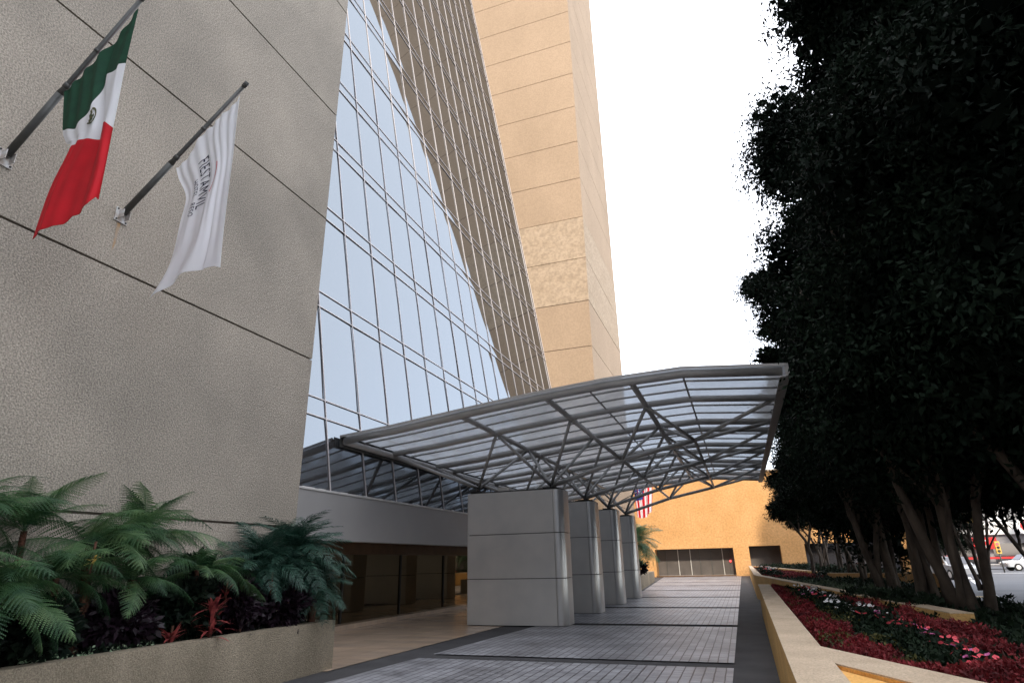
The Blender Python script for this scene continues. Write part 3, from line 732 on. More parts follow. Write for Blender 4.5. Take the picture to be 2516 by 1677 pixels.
def car(x, y_, rz, m, label):
    o = empty('parked_car', (x, y_, 0), label, 'car', 'cars in the street', rz)
    prof = [(-2.1, .35), (-2.15, .7), (-1.9, .85), (-1.1, .92), (-.6, 1.38), (.75, 1.42), (1.35, .98), (2.05, .9), (2.15, .6), (2.1, .35)]
    mb = MB(); n = len(prof)
    secs = [(-.82, .94), (-.78, 1), (.78, 1), (.82, .94)]
    for w_, s_ in secs:
        for a, b in prof: mb.v.append((a*s_, w_*(1 if b < 1 else .84), .35+(b-.35)*(1 if s_ == 1 else .985)))
    for k in range(3):
        for i in range(n): j = (i+1) % n; mb.f.append((k*n+i, k*n+j, (k+1)*n+j, (k+1)*n+i)); mb.sm.append(False)
    mb.f.append(tuple(range(n-1, -1, -1))); mb.f.append(tuple(range(3*n, 4*n))); mb.sm += [False, False]
    mb.build('body', m, o)
    g_ = MB()
    for s_ in (-1, 1): g_.poly([(-.95, .80*s_, .97), (1.2, .80*s_, 1.0), (.7, .72*s_, 1.37), (-.55, .72*s_, 1.34)][::s_])
    g_.poly([(-1.1, -.68, .96), (-1.1, .68, .96), (-.63, .6, 1.375), (-.63, -.6, 1.375)]).poly([(1.37, -.68, 1.0), (1.37, .68, 1.0), (.80, .6, 1.41), (.80, -.6, 1.41)])
    g_.build('window', M['dark_glass'], o)
    for a in (-1.35, 1.35):
        for s_ in (-1, 1):
            wv = MB().tube([(a, s_*.62, .32), (a, s_*.84, .32)], .32, 18).build('wheel', M['tyre'], o)
            MB().tube([(a, s_*.842, .32), (a, s_*.85, .32)], .19, 14).build('rim', M['alu'], wv)
    for s_ in (-1, 1):
        MB().box(-2.17, -2.12, s_*.62-.15, s_*.62+.15, .62, .75).build('headlight', M['white'], o)
        MB().box(2.10, 2.16, s_*.62-.15, s_*.62+.15, .68, .82).build('tail_light', M['red'], o)
car(13.0, 50, R(100), M['carpaint'], 'silver car parked beyond the nearest tree trunks')
car(17.2, 70, R(8), M['carred'], 'dark red car crossing in front of the shop')
car(24.5, 70.5, R(4), M['carpaint'], 'silver car beside the railing')

# ------------------------------------------------------------------ trees
def crown_mesh(name, blobs, nclump, per, leaf, inner, seed, spread=.2):
    global rng; rng = np.random.default_rng(seed)
    B = np.array(blobs)                      # x,y,z,rx,ry,rz
    wgt = (B[:, 3]*B[:, 5]+B[:, 4]*B[:, 5]+B[:, 3]*B[:, 4]); wgt /= wgt.sum()
    k = rng.choice(len(B), nclump, p=wgt)
    d = rng.normal(size=(nclump, 3)); d /= np.linalg.norm(d, axis=1)[:, None]
    rr_ = (1+.09*np.clip(rng.normal(size=nclump), -1.7, 1.7))*np.where(rng.random(nclump) < .25, rng.uniform(.5, .95, nclump), 1)
    sp = rng.random(nclump) < .07; rr_ = np.where(sp, 1+rng.uniform(.08, .22, nclump)*min(1, 1.6/B[:, 3].mean()), rr_)
    C = B[k, :3]+d*B[k, 3:6]*rr_[:, None]
    Pn = np.repeat(C, per, 0)+np.clip(rng.normal(size=(nclump*per, 3)), -1.5, 1.5)*np.array([spread, spread, spread*.85])
    V1 = leaves(Pn, leaf, .42, .9)
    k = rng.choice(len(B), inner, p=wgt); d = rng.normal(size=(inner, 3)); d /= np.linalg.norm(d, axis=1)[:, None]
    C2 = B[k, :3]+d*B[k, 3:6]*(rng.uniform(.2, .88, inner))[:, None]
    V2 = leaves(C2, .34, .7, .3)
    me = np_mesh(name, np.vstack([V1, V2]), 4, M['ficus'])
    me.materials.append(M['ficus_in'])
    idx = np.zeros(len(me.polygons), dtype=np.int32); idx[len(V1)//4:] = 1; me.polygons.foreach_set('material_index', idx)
    return me
def blobset(seed, h0, h1, rad, n):
    rs_ = random.Random(seed); out = []
    for i in range(n):
        t = i/(n-1); z_ = h0+(h1-h0)*t
        r = rad*(1.0-.25*abs(t-.45)*2)*rs_.uniform(.8, 1.1)
        a = rs_.uniform(0, 6.28); o_ = rad*.38
        out.append((o_*math.cos(a), o_*math.sin(a), z_, r*.78, r*.78, max(1.0, (h1-h0)/n*rs_.uniform(.9, 1.4))))
    for i in range(n):
        a = rs_.uniform(0, 6.28); z_ = rs_.uniform(h0, h1)
        out.append((rad*.92*math.cos(a), rad*.92*math.sin(a), z_, rad*.36, rad*.36, rad*.3))
    return out
crowns = [crown_mesh('crown', blobset(s, 2.75, 14.3, 2.3, 8), 2700, 27, .125, 12000, s) for s in (1, 2, 3)]
def trunk_mesh(seed, stems, h=5.2):
    rs_ = random.Random(seed); mb = MB()
    for s in range(stems):
        a = rs_.uniform(0, 6.28); p = Vector((.18*math.cos(a)*(stems > 1), .22*math.sin(a)*(stems > 1), 0)); r = rs_.uniform(.045, .085) if stems > 1 else .13
        lean = Vector((rs_.uniform(-.17, .17), rs_.uniform(-.2, .2), 0)); pts = [p.copy()]; rad = [r*1.45]
        n = 9
        for i in range(n):
            lean += Vector((rs_.uniform(-.11, .11), rs_.uniform(-.11, .11), 0)); lean *= .93
            p = p+(Vector((lean.x, lean.y, 1)))*(h/n); pts.append(p.copy()); rad.append(r*(1-.055*i))
        mb.tube(pts, rad, 9)
        for q in range(3):
            i0 = rs_.randint(3, 7); b0 = pts[i0]; dr = Vector((rs_.uniform(-.7, .7), rs_.uniform(-.7, .7), rs_.uniform(1.2, 2.2))).normalized()
            bp = [b0.copy()]; br_ = [rad[i0]*.7]
            for i in range(5):
                dr = (dr+Vector((rs_.uniform(-.25, .25), rs_.uniform(-.25, .25), .12))).normalized()
                bp.append(bp[-1]+dr*.36); br_.append(br_[0]*(1-.16*i))
            mb.tube(bp, br_, 7)
    # limbs into the crown
    for q in range(5):
        dr = Vector((rs_.uniform(-.6, .6), rs_.uniform(-.6, .6), 1.2)).normalized(); bp = [Vector((rs_.uniform(-.4, .4), rs_.uniform(-.4, .4), h-.8))]
        for i in range(4): dr = (dr+Vector((rs_.uniform(-.2, .2), rs_.uniform(-.2, .2), .1))).normalized(); bp.append(bp[-1]+dr*.8)
        mb.tube(bp, [.08*(1-.2*i) for i in range(5)], 6)
    me = bpy.data.meshes.new('trunk'); me.from_pydata(mb.v, [], mb.f); me.update(); me.polygons.foreach_set('use_smooth', mb.sm); me.materials.append(M['bark']); return me
trunks = [trunk_mesh(21, 7), trunk_mesh(22, 6), trunk_mesh(23, 4), trunk_mesh(24, 2), trunk_mesh(25, 4)]
skirt = crown_mesh('lower_foliage', [(-.5, -.5, 3.6, 1.7, 1.6, 1.5), (.8, .2, 3.3, 1.7, 1.7, 1.4), (-.2, .8, 3.1, 1.5, 1.5, 1.1), (.2, -.7, 5.2, 2.0, 1.8, 1.3), (-.7, .4, 5.4, 1.5, 1.5, 1.2), (-.6, -1.4, 4.0, 1.25, 1.0, 1.6), (.6, -1.6, 4.2, 1.5, 1.0, 1.9), (0, -1.6, 6.9, 1.9, 1.1, 1.6), (1.0, -1.0, 8.8, 1.8, 1.1, 1.4)], 2700, 26, .12, 10000, 17)
def tree(x, y_, zs_, ci, ti, rot, sx, label, name='ficus_tree', base=.68, dz=0, off=(0, 0)):
    o = empty(name, (x, y_, base), label, 'tree', 'dark ficus trees in a row along the street')
    t_ = link(bpy.data.objects.new('trunk', trunks[ti]), o); t_.rotation_euler = (0, 0, rot*1.7); t_.scale = (1, 1, .9)
    c_ = link(bpy.data.objects.new('crown', crowns[ci]), o); c_.rotation_euler = (0, 0, rot); c_.scale = (sx, sx, zs_); c_.location = (off[0], off[1], dz)
    if len(off) < 3 and y_ < 29:
        k_ = link(bpy.data.objects.new('lower_foliage', skirt), o); k_.location = (.85 if 12 < y_ < 20 else .55, 0, dz); k_.rotation_euler = (0, 0, 0)
    return o
TREES = [
 (4.1, 9.6, 1.0, 0, 3, .3, 1.05, 'large dark ficus with a thick leaning trunk at the right edge', (1.5, 0)),
 (3.1, 11.3, 1.0, 1, 4, 1.2, 1.0, 'ficus with a forked dark trunk just left of the right edge tree', (2.2, 0)),
 (3.1, 13.4, 1.05, 2, 1, 2.2, 1.0, 'ficus with several pale slender stems beside the orange wall gaps', (1.7, 0)),
 (3.3, 18.2, 1.0, 0, 0, 3.3, 1.0, 'multi stemmed ficus with twisted pale grey trunks in the middle of the row', (.95, 0)),
 (3.8, 23.8, .86, 1, 2, 4.4, 1.0, 'ficus behind the twisted grey trunks, three stemmed', (.35, 0)),
 (4.2, 30, .72, 2, 3, .9, 1.05, 'ficus before the far diagonal wall, its crown over the bed', (.6, 0)),
 (4.6, 37, .74, 0, 3, 5.1, 1.1, 'ficus with its crown overlapping the right part of the orange building', (.3, 0)),
 (5.0, 45, .82, 1, 3, 2.8, 1.1, 'second farthest ficus before the orange building', (0, 0)),
 (5.6, 54, .85, 2, 3, 1.8, 1.1, 'farthest ficus close to the orange building', (0, 0)),
]
for x, y_, zs_, ci, ti, rot, sx, lab, off in TREES: tree(x, y_, zs_, ci, ti, rot, sx, lab, off=off, dz=max(-.15, .046*y_-1.0) if y_ < 29 else .05*y_+1.35-.68-1.35*zs_)
top_f = crown_mesh('upper_foliage', [(.75, -1.0, 12.9, 1.35, 1.2, 1.7), (.95, -.8, 11.2, 1.2, 1.2, 1.1), (.9, -.9, 14.6, 1.3, 1.2, 1.3)], 620, 26, .125, 2500, 31)
_t = [o for o in S.objects if o.get('label', '').startswith('ficus with several pale')][0]; link(bpy.data.objects.new('upper_foliage', top_f), _t)
BACK = [(7.4, 8.5, 'ficus crown at the far right, behind the right edge trunk'), (8.6, 13.5, 'ficus on the street side behind the forked trunk'), (8.6, 19, 'ficus on the street side behind the pale slender stems'),
        (9.2, 25.5, 'ficus on the street side behind the twisted grey trunks'), (9.6, 33, 'ficus on the street side near the silver car'), (12.5, 12, 'outermost ficus filling the upper right corner')]
for i, (x, y_, lab) in enumerate(BACK): tree(x, y_, (1.1, .62, .55, .5, .5, 1.1)[i], i % 3, 3 if i % 2 else 4, i*1.3, 1.3, lab, base=.1, off=(0, 0, 0), dz=(.9, 1.6, 2.0, 2.6, 3.0, .9)[i])
# unseen tall block, added behind the viewpoint to shade the near drive and trees
off_ = empty('shade_block', (10, -42, 0), 'tall plain block added unseen behind the viewpoint to shade the near drive', 'building')
P(MB().box(-14, 60, -60, -42, 0, 62), 'wall', M['grey'], off_)
for k in range(17): P(MB().box(-12, 58, -42.0+.01, -41.96, 2.2+k*3.5, 4.0+k*3.5), 'window_band', M['dark_glass'], off_)
# small leafy tree in front of the orange wall
small = crown_mesh('crown', [(0, 0, 3.4, .9, .9, .55), (-.9, -.2, 2.9, .6, .6, .35), (.8, .3, 3.2, .7, .6, .5), (-.3, 0, 4.0, .8, .8, .5)], 420, 22, .12, 500, 9, .16)
mb = MB(); mb.tube([(0, 0, 0), (.05, 0, .9), (-.1, 0, 1.6), (-.6, 0, 2.4), (-1, -.2, 2.9)], [.09, .08, .06, .045, .02], 7)
mb.tube([(-.02, 0, 1.3), (.2, .05, 2.1), (.3, .1, 2.8), (.6, .2, 3.3)], [.06, .05, .035, .02], 7).tube([(-.3, 0, 1.95), (-.2, 0, 2.8), (-.2, 0, 3.8)], [.04, .03, .015], 6)
sm_tr = bpy.data.meshes.new('trunk'); sm_tr.from_pydata(mb.v, [], mb.f); sm_tr.update(); sm_tr.materials.append(M['bark'])
for x, y_, s_, lab in ((3.1, 34, 1.05, 'small open branched tree silhouetted against the orange wall'), (4.3, 42, 1.0, 'slim small tree right of the one silhouetted on the orange wall')):
    o = empty('small_tree', (x, y_, .68), lab, 'tree')
    link(bpy.data.objects.new('trunk', sm_tr), o).scale = (s_,)*3; link(bpy.data.objects.new('crown', small), o).scale = (s_,)*3
# far street trees
for i, (x, y_) in enumerate(((16, 62), (34, 84), (44, 80))):
    o = empty('street_tree', (x, y_, 0), ('green tree by the kerb beyond the silver car', 'green tree in front of the shop', 'rightmost tree across the street')[i], 'tree')
    t_ = link(bpy.data.objects.new('trunk', trunks[3]), o); c_ = link(bpy.data.objects.new('crown', crowns[i]), o); c_.scale = (1.2, 1.2, .45); c_.location = (0, 0, 1.2)

# ------------------------------------------------------------------ ground plants
def scatter(poly, n):
    xs_ = [p[0] for p in poly]; ys_ = [p[1] for p in poly]; out = []
    while len(out) < n:
        x, y_ = random.uniform(min(xs_), max(xs_)), random.uniform(min(ys_), max(ys_)); c_ = False
        for i in range(len(poly)):
            (x1, y1), (x2, y2) = poly[i], poly[i-1]
            if (y1 > y_) != (y2 > y_) and x < (x2-x1)*(y_-y1)/(y2-y1)+x1: c_ = not c_
        if c_: out.append((x, y_))
    return np.array(out)
def bed(name, poly, n, z0, hgt, leaf, m, seed, droop=-.5, bump=1.2):
    random.seed(seed); P2 = scatter(poly, n)
    hh = np.array([.5+.5*noise.noise(Vector((a*2.2, b*1.6, seed))) for a, b in P2])*bump
    z_ = z0+hgt*hh*np.sqrt(np.random.default_rng(seed).random(n))
    V = leaves(np.column_stack([P2, z_]), leaf, .55, droop)
    o = bpy.data.objects.new(name, np_mesh(name, V, 4, m)); link(o); o['kind'] = 'stuff'; return o
def tg(o, l, c): return tag(o, l, c)
NB = [(.66, 20.3), (.62, 6.2), (1.5, 4.2), (3.3, 1.2)]
tg(bed('red_ground_cover', [(.66, 20.4), (1.02, 20.3), (1.02, 12), (1.05, 7), (1.35, 5.1), (2.3, 2.4), (1.75, 4.0), (1.2, 5.1), (.63, 6.5)], 45000, .68, .22, .034, M['redbed'], 3), 'dark red low foliage along the driveway wall', 'ground cover')
tg(bed('red_ground_cover', [(1.5, 13.5), (1.8, 13.2), (2.05, 9), (2.35, 6.5), (2.9, 4.2), (2.9, 3.0), (2.2, 4.2), (1.75, 7), (1.65, 9)], 26000, .70, .30, .036, M['redbed'], 4), 'second band of dark red foliage behind the impatiens', 'ground cover')
tg(bed('red_ground_cover', [(1.2, 5.2), (1.75, 4.0), (3.3, 1.2), (3.6, 1.6), (2.3, 3.8), (1.5, 5.6)], 16000, .68, .27, .034, M['redbed'], 14), 'dark red foliage at the near corner of the bed', 'ground cover')
tg(bed('olive_ground_cover', [(.7, 20), (1.05, 19), (1.3, 6), (2.2, 3.5), (1.9, 3.6), (.64, 7)], 3500, .68, .22, .04, M['redbed_g'], 5), 'olive leaves mixed through the red foliage', 'ground cover')
tg(bed('dark_ground_cover', [(1.0, 20.4), (1.14, 20.3), (2.25, 9.6), (2.7, 7), (3.4, 3.4), (2.4, 3.6), (1.3, 5.8), (1.05, 8)], 20000, .66, .24, .06, M['bedgreen'], 6), 'dark green leaves between the flowers', 'ground cover')
tg(bed('shady_ground_cover', [(2.5, 10.2), (2.4, 8), (2.5, 6.3), (3.2, 3.5), (3.4, 2.5), (5.6, 2.5), (4.2, 9), (3.95, 16), (4.7, 25), (3, 27.5), (.9, 28.3)], 36000, .66, .20, .085, M['bedgreen'], 7, bump=1.5), 'dark ground cover under the ficus trees', 'ground cover')
tg(bed('grassy_ground_cover', [(2.0, 15.2), (3.0, 15.6), (2.3, 22), (1.15, 24.5)], 9000, .66, .26, .09, M['grassy'], 8, droop=-1.8), 'greyish green grass below the twisted trunks', 'grass')
tg(bed('far_ground_cover', [(.75, 60), (1.1, 60), (3.4, 34), (3.4, 29), (.7, 30)], 16000, .66, .25, .07, M['redbed'], 9), 'dull red foliage in the far bed', 'ground cover')
tg(bed('far_green_cover', [(1.2, 60), (6, 60), (6, 28), (2.6, 29.5), (3.6, 34)], 14000, .66, .5, .12, M['bedgreen'], 10), 'dark shrubs in the far bed', 'ground cover')
tg(bed('grassy_ground_cover', [(1.75, 14.5), (2.6, 14.5), (2.7, 10.8), (2.15, 10.8)], 3500, .74, .30, .09, M['bedgreen'], 18, droop=-1.2), 'dark tufts spilling over the diagonal wall', 'grass')
# flowering plants
def blossom_mesh(seed, m, n=4):
    rs_ = random.Random(seed); mb = MB()
    for k in range(n):
        c_ = Vector((rs_.uniform(-.12, .12), rs_.uniform(-.12, .12), rs_.uniform(.14, .24))); tl = Vector((rs_.uniform(-.6, .6), rs_.uniform(-1, .2), 1)).normalized()
        a = tl.orthogonal().normalized(); b = tl.cross(a)
        for p in range(5):
            t_ = p*1.2566; e_ = a*math.cos(t_)+b*math.sin(t_); f_ = a*math.cos(t_+.62)+b*math.sin(t_+.62); g2 = a*math.cos(t_-.62)+b*math.sin(t_-.62)
            mb.poly([c_, c_+g2*.026+tl*.004, c_+e_*.030+tl*.006, c_+f_*.026+tl*.004])
    me = bpy.data.meshes.new('blossom'); me.from_pydata(mb.v, [], mb.f); me.update(); me.materials.append(m); return me
random.seed(5)
rng = np.random.default_rng(5)
pm = []
for s in range(2):
    Pq = rng.normal(size=(240, 3))*np.array([.11, .11, .05])+np.array([0, 0, .10]); pm.append(np_mesh('foliage', leaves(Pq, .06, .55, -.2), 4, M['bedgreen']))
bl = {'white': [blossom_mesh(1, M['petal_white'], 5), blossom_mesh(2, M['petal_white'], 3)], 'pink': [blossom_mesh(3, M['petal_pink'], 3), blossom_mesh(4, M['petal_pink'], 5)], 'magenta': [blossom_mesh(5, M['petal_mag'], 3)]}
FL = []
def impatiens(x, y_, c_, i, s_=1):
    FL.append((x, y_, c_, i, s_))
def plant_flowers():
  ORD = 'nearest,second,third,fourth,fifth,sixth,seventh,eighth,ninth,tenth,eleventh,twelfth,thirteenth,fourteenth,fifteenth,sixteenth,seventeenth,eighteenth,nineteenth,twentieth,twenty-first,twenty-second,twenty-third,twenty-fourth,twenty-fifth,twenty-sixth,twenty-seventh,twenty-eighth,twenty-ninth,thirtieth'.split(',')
  cnt = {}
  for x, y_, c_, i, s_ in sorted(FL, key=lambda q: q[1]):
    wh = 'near bed' if y_ < 25 else 'far bed'; k = cnt.get((c_, wh), 0); cnt[(c_, wh)] = k+1
    o = empty('flowering_plant', (x, y_, .72), '%s %s flowering plant from the camera in the dark strip of the %s' % (ORD[k], c_, wh), 'flower', '%s flowering plants in the %s' % (c_, wh), rz=random.uniform(0, 6))
    o.scale = (s_,)*3
    link(bpy.data.objects.new('foliage', pm[i % 2]), o); link(bpy.data.objects.new('blossoms', bl[c_][i % len(bl[c_])]), o)
for i in range(46):
    t_ = i/46; y_ = 17.5-12.0*t_**.8; x = 1.0+.10*(20-y_)*.45+random.uniform(-.2, .2)+.05
    c_ = 'white' if (y_ > 9.5 and random.random() < .75) else ('magenta' if random.random() < .18 else 'pink')
    impatiens(min(x, 1.6), y_, c_, i, .78 if y_ < 9 else .95)
for i in range(14): impatiens(1.0+random.uniform(-.1, .5), 48-i*1.3, 'white' if i % 3 else 'pink', i, 1.5)
plant_flowers()
# fronds
def frond_fern(L=1.3, n=26, w_=.34, arch=.55, seed=0):
    rs_ = random.Random(seed); mb = MB(); pts = []
    for i in range(n+1):
        t_ = i/n; pts.append(Vector((L*(t_-.12*t_*t_), 0, L*(arch*t_*.9-(arch*.9+.22)*t_**2.2))))
    mb.tube([pts[i] for i in range(0, n+1, 2)], [.009*(1-.8*i/n) for i in range(0, n+1, 2)], 4)
    for i in range(3, n):
        t_ = i/n; wl = w_*math.sin(math.pi*min(1, .06+.94*t_**.78))**.8*rs_.uniform(.88, 1.08)
        d = (pts[i+1]-pts[i]).normalized()
        for s_ in (-1, 1):
            ax = (Vector((0, s_, 0))+d*.42+Vector((0, 0, rs_.uniform(-.34, -.12)))).normalized(); m_ = 12
            for k in range(m_):
                q0 = pts[i]+ax*(wl*k/m_); q1 = pts[i]+ax*(wl*(k+.85)/m_); ll = .034*(1-.78*k/m_)*(L/1.5)+.002
                dr = Vector((0, 0, -.006*k*k/m_))
                e2 = ax*(wl/m_); z5 = Vector((0, 0, -.005)); mb.poly([q0+dr, q0+dr+d*ll+e2*.55+z5, q0+dr+d*ll*.9+e2*.95+z5, q1+dr]); mb.poly([q0+dr, q1+dr, q0+dr-d*ll*.9+e2*1.25+z5, q0+dr-d*ll+e2*.85+z5])
    me = bpy.data.meshes.new('frond'); me.from_pydata([tuple(v) for v in mb.v], [], mb.f); me.update(); me.materials.append(M['fern']); return me
def frond_palm(L=1.0, n=34, w_=.3, arch=.6, seed=0):
    rs_ = random.Random(seed); mb = MB(); pts = []
    for i in range(n+1):
        t_ = i/n; pts.append(Vector((L*(t_-.1*t_*t_), 0, L*arch*(t_*1.0-1.5*t_*t_))))
    mb.tube([pts[i] for i in range(0, n+1, 2)], [.010*(1-.8*i/n) for i in range(0, n+1, 2)], 4)
    for i in range(4, n):
        t_ = i/n; wl = w_*(math.sin(math.pi*min(1, .15+t_*.8))**.6)*rs_.uniform(.85, 1.1); d = (pts[i+1]-pts[i]).normalized()
        for s_ in (-1, 1):
            if rs_.random() < .12: continue
            ax = (Vector((0, s_, 0))+d*.75+Vector((0, 0, rs_.uniform(-.15, .2)))).normalized()
            p0 = pts[i]; p1 = p0+ax*wl*.5+Vector((0, 0, .005)); p2 = p0+ax*wl+Vector((0, 0, -.28*wl)); h = d*.0135
            mb.poly([p0-h*.6, p0+h*.6, p1+h, p1-h]); mb.poly([p1-h, p1+h, p2])
    me = bpy.data.meshes.new('frond'); me.from_pydata([tuple(v) for v in mb.v], [], mb.f); me.update(); me.materials.append(M['palm']); return me
FF = [frond_fern(1.6, 25, .34, .35, 1), frond_fern(1.4, 22, .31, .60, 2), frond_fern(1.75, 27, .36, .22, 3)]
M['fern_tip'] = leafmat('fern_tip', (.035, .10, .04), (.14, .23, .09), .35, .5, 3)
FF[2].materials[0] = M['fern_tip']
PF = [frond_palm(1.35, 36, .36, .55, 1), frond_palm(1.2, 32, .34, .8, 2), frond_palm(1.5, 38, .36, .35, 3)]
M['palm_light'] = leafmat('palm_light', (.05, .13, .06), (.14, .25, .12), .3, .4, 5)
PF2 = [m_.copy() for m_ in PF]
for m_ in PF2: m_.materials[0] = M['palm_light']
def rosette(o, z_, meshes, spec, seed):
    rs_ = random.Random(seed)
    for az_, el_, s_ in spec:
        f_ = link(bpy.data.objects.new('frond', meshes[rs_.randrange(len(meshes))]), o)
        f_.location = (0, 0, z_); f_.rotation_euler = (rs_.uniform(-.5, .5), -R(el_), R(az_)); f_.scale = (s_,)*3
def fern(x, y_, z0_, zt_, spec, label, seed, r=.06):
    o = empty('tree_fern', (x, y_, z0_), label, 'fern', 'tree ferns in the left planter')
    mb = MB(); mb.tube([(0, 0, -.02), (.02, .02, (zt_-z0_)*.5), (0, 0, zt_-z0_)], [r*1.3, r, r*.8], 9); mb.build('trunk', M['fernbark'], o)
    mb = MB()
    for k in range(7):
        a = k*.9+seed; rr2 = r*.9; mb.tube([(rr2*math.cos(a), rr2*math.sin(a), (zt_-z0_)*.35), (2.3*rr2*math.cos(a), 2.3*rr2*math.sin(a), (zt_-z0_)*.62)], [.012, .006], 4)
    mb.build('old_stalk', M['fernbark'], o)
    rosette(o, zt_-z0_, FF, spec, seed); return o
rs0 = random.Random(3)
def ring(n, el0, el1, s0, s1, a0=0, a1=360): return [(a0+(a1-a0)*i/n+rs0.uniform(-12, 12), rs0.uniform(el0, el1), rs0.uniform(s0, s1)) for i in range(n)]
fern(-7.45, 4.05, .6, 2.15, ring(26, -25, 45, .5, .78), 'tallest tree fern at the left edge against the stucco wall', 1)
fern(-7.40, 5.45, .6, 1.9, ring(24, -25, 60, .5, .8, -110, 150)+[(75, 18, .85), (60, 5, .8)], 'tree fern with a reddish trunk in the middle of the planter', 2, .07)
fern(-7.50, 6.15, .6, 2.0, ring(16, -10, 70, .45, .7)+[(80, 22, .85), (70, 8, .85), (90, 30, .8), (60, 2, .75), (98, 12, .7)], 'tree fern reaching long pale fronds towards the palm', 3)
fern(-7.05, 4.25, .6, 1.45, ring(24, -35, 35, .5, .75, -90, 130), 'low tree fern spreading over the bottom left corner', 4, .05)
fern(-7.15, 3.5, .6, 1.7, ring(18, -25, 30, .55, .75), 'tree fern cut by the left edge of the view', 5, .05)
fern(-7.15, 4.95, .6, 1.55, ring(24, -30, 45, .4, .68), 'dark fern filling the gap left of the reddish trunk', 6, .04)
fern(-7.25, 6.0, .6, 1.5, ring(20, -25, 50, .4, .62), 'fern tucked between the two middle tree ferns', 7, .04)
fern(-7.35, 7.05, .6, 1.6, ring(18, -20, 45, .45, .7)+[(85, 15, .75), (75, 0, .7)], 'rightmost fern, its fronds brushing the dwarf palm', 8, .04)
fern(-7.55, 4.75, .6, 2.05, ring(16, 0, 65, .4, .62), 'upright young fern against the stucco wall', 9, .04)
def palm(x, y_, z0_, zt_, label, n=46, s=1, seed=1):
    o = empty('dwarf_palm', (x, y_, z0_), label, 'palm')
    MB().tube([(0, 0, -.02), (.02, 0, (zt_-z0_)*.6), (0, 0, zt_-z0_)], [.07, .06, .05], 9).build('trunk', M['fernbark'], o)
    rs_ = random.Random(seed)
    spec = [(i*137.5, 78-120*(i/n)**.9+rs_.uniform(-8, 8), s*rs_.uniform(.75, 1.0)) for i in range(n)]
    rosette(o, zt_-z0_, PF if y_ < 30 else PF2, spec, seed); return o
palm(-7.2, 8.95, .6, 1.72, 'bushy dwarf palm at the right end of the left planter', 84, .80)
palm(-6.95, 9.2, .6, 1.25, 'lower clump of dwarf palm drooping over the planter corner', 44, .6, 4)
palm(-7.4, 8.35, .6, 1.55, 'darker dwarf palm half hidden behind the bushy one', 60, .76, 9)
palm(-5.75, 36.2, .7, 2.4, 'small palm beyond the farthest silver pier', 60, 1.45, 7)
def shrub(x, y_, z_, rxy, rz_, n, leaf, m, label, name='shrub', seed=1, ratio=.5):
    global rng; rng = np.random.default_rng(seed)
    d = rng.normal(size=(n, 3)); d /= np.linalg.norm(d, axis=1)[:, None]
    nz = np.array([.75+.5*noise.noise(Vector(v)*2+Vector((seed*3.1, 0, 0))) for v in d])
    Pq = d*np.array([rxy, rxy, rz_])*(nz*rng.uniform(.35, 1, n)**.5)[:, None]+np.array([0, 0, rz_])
    Pq[:, 2] = np.abs(Pq[:, 2])
    o = empty(name, (x, y_, z_), label, 'shrub')
    link(bpy.data.objects.new('foliage', np_mesh('foliage', leaves(Pq, leaf, ratio, .2, dirs=d), 4, m)), o)
    mb = MB(); rs_ = random.Random(seed)
    for k in range(5): a = rs_.uniform(0, 6.28); mb.tube([(0, 0, -.03), (rxy*.3*math.cos(a), rxy*.3*math.sin(a), rz_), (rxy*.6*math.cos(a), rxy*.6*math.sin(a), rz_*1.5)], [.015, .01, .005], 5)
    mb.build('stems', M['fernbark'], o); return o
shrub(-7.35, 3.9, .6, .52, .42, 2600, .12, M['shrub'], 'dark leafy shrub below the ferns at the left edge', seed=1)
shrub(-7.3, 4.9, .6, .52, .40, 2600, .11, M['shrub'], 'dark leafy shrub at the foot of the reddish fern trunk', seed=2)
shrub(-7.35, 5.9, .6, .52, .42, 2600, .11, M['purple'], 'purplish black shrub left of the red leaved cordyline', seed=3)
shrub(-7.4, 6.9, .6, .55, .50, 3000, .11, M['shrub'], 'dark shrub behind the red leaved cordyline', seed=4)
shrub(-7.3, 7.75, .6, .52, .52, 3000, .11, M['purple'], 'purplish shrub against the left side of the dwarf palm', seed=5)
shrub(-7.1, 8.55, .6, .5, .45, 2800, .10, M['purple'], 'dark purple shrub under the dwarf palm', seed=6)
shrub(-7.55, 7.2, 1.3, .26, .26, 700, .14, M['shrub'], 'tall dark croton rising against the stucco wall', seed=7)
shrub(-5.75, 36.8, .7, .6, .5, 900, .18, M['purple'], 'dark red shrub in the small planter beside the far palm', seed=8)
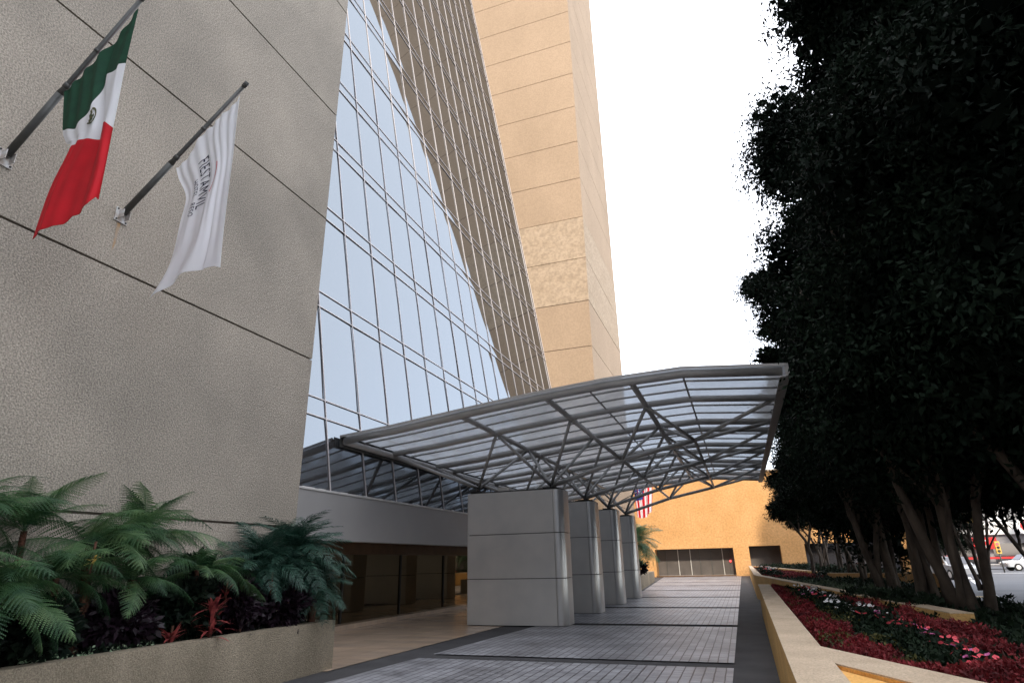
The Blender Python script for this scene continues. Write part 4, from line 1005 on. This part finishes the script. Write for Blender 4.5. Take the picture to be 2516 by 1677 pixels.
def strap_plant(x, y_, z_, m, label, n=26, L=.34, seed=1, name='cordyline', cat='plant', wd=.024):
    rs_ = random.Random(seed); mb = MB()
    for k in range(n):
        a = k*2.4; el = R(rs_.uniform(5, 75)); l_ = L*rs_.uniform(.7, 1.1); d = Vector((math.cos(a)*math.cos(el), math.sin(a)*math.cos(el), math.sin(el)))
        sd_ = Vector((-math.sin(a), math.cos(a), 0)); p = Vector((0, 0, .05+.01*k)); prev = p
        for i in range(4):
            q = prev+d*l_/4; w0, w1 = [.5, 1, .9, .6, .02][i]*wd, [.5, 1, .9, .6, .02][i+1]*wd
            mb.poly([prev-sd_*w0, prev+sd_*w0, q+sd_*w1, q-sd_*w1]); prev = q; d = (d+Vector((0, 0, -.22))).normalized()
    o = empty(name, (x, y_, z_), label, cat); mb.build('leaves', m, o); MB().tube([(0, 0, -.03), (0, 0, .3)], .014, 6).build('stem', M['fernbark'], o)
strap_plant(-6.85, 6.95, .68, M['redleaf'], 'bright red leaved cordyline hanging over the planter edge', 40, .36, 1)
strap_plant(-6.98, 6.45, .64, M['redleaf'], 'smaller red leaved cordyline left of the bright one', 16, .28, 2)
strap_plant(-6.9, 7.55, .66, M['purple'], 'dark purple strap leaved plant right of the bright red cordyline', 26, .27, 3)
strap_plant(-7.05, 7.35, 1.15, M['redleaf'], 'few red leaves high in the purple shrub', 9, .18, 4)
strap_plant(-6.95, 8.15, 1.25, M['redleaf'], 'small red leaf cluster under the palm', 8, .13, 5)
strap_plant(-6.72, 5.0, 1.62, M['yellowflower'], 'yellow bloom among the fern fronds', 9, .10, 6, 'yellow_flower', 'flower', .02)
def small_var(x, y_, n, seed, label):
    global rng; rng = np.random.default_rng(seed)
    Pq = rng.normal(size=(n, 3))*np.array([.05, .09, .05])+np.array([0, 0, .07]); Pq[:, 2] = np.abs(Pq[:, 2])
    o = empty('variegated_plant', (x, y_, .64), label, 'plant', 'pale leaved plants along the planter rim'); link(bpy.data.objects.new('foliage', np_mesh('foliage', leaves(Pq, .045, .6, 0), 4, M['varieg'])), o)
for i, (y_, n, lab) in enumerate(((4.75, 50, 'leftmost tuft of pale variegated leaves on the planter rim'), (5.1, 80, 'pale variegated tuft next to the leftmost one'), (5.35, 70, 'fullest pale variegated tuft below the fern trunk'), (5.75, 60, 'pale variegated tuft right of the fern trunk'), (6.1, 30, 'rightmost small pale tuft before the cordyline'))): small_var(-6.98, y_, n, i, lab)
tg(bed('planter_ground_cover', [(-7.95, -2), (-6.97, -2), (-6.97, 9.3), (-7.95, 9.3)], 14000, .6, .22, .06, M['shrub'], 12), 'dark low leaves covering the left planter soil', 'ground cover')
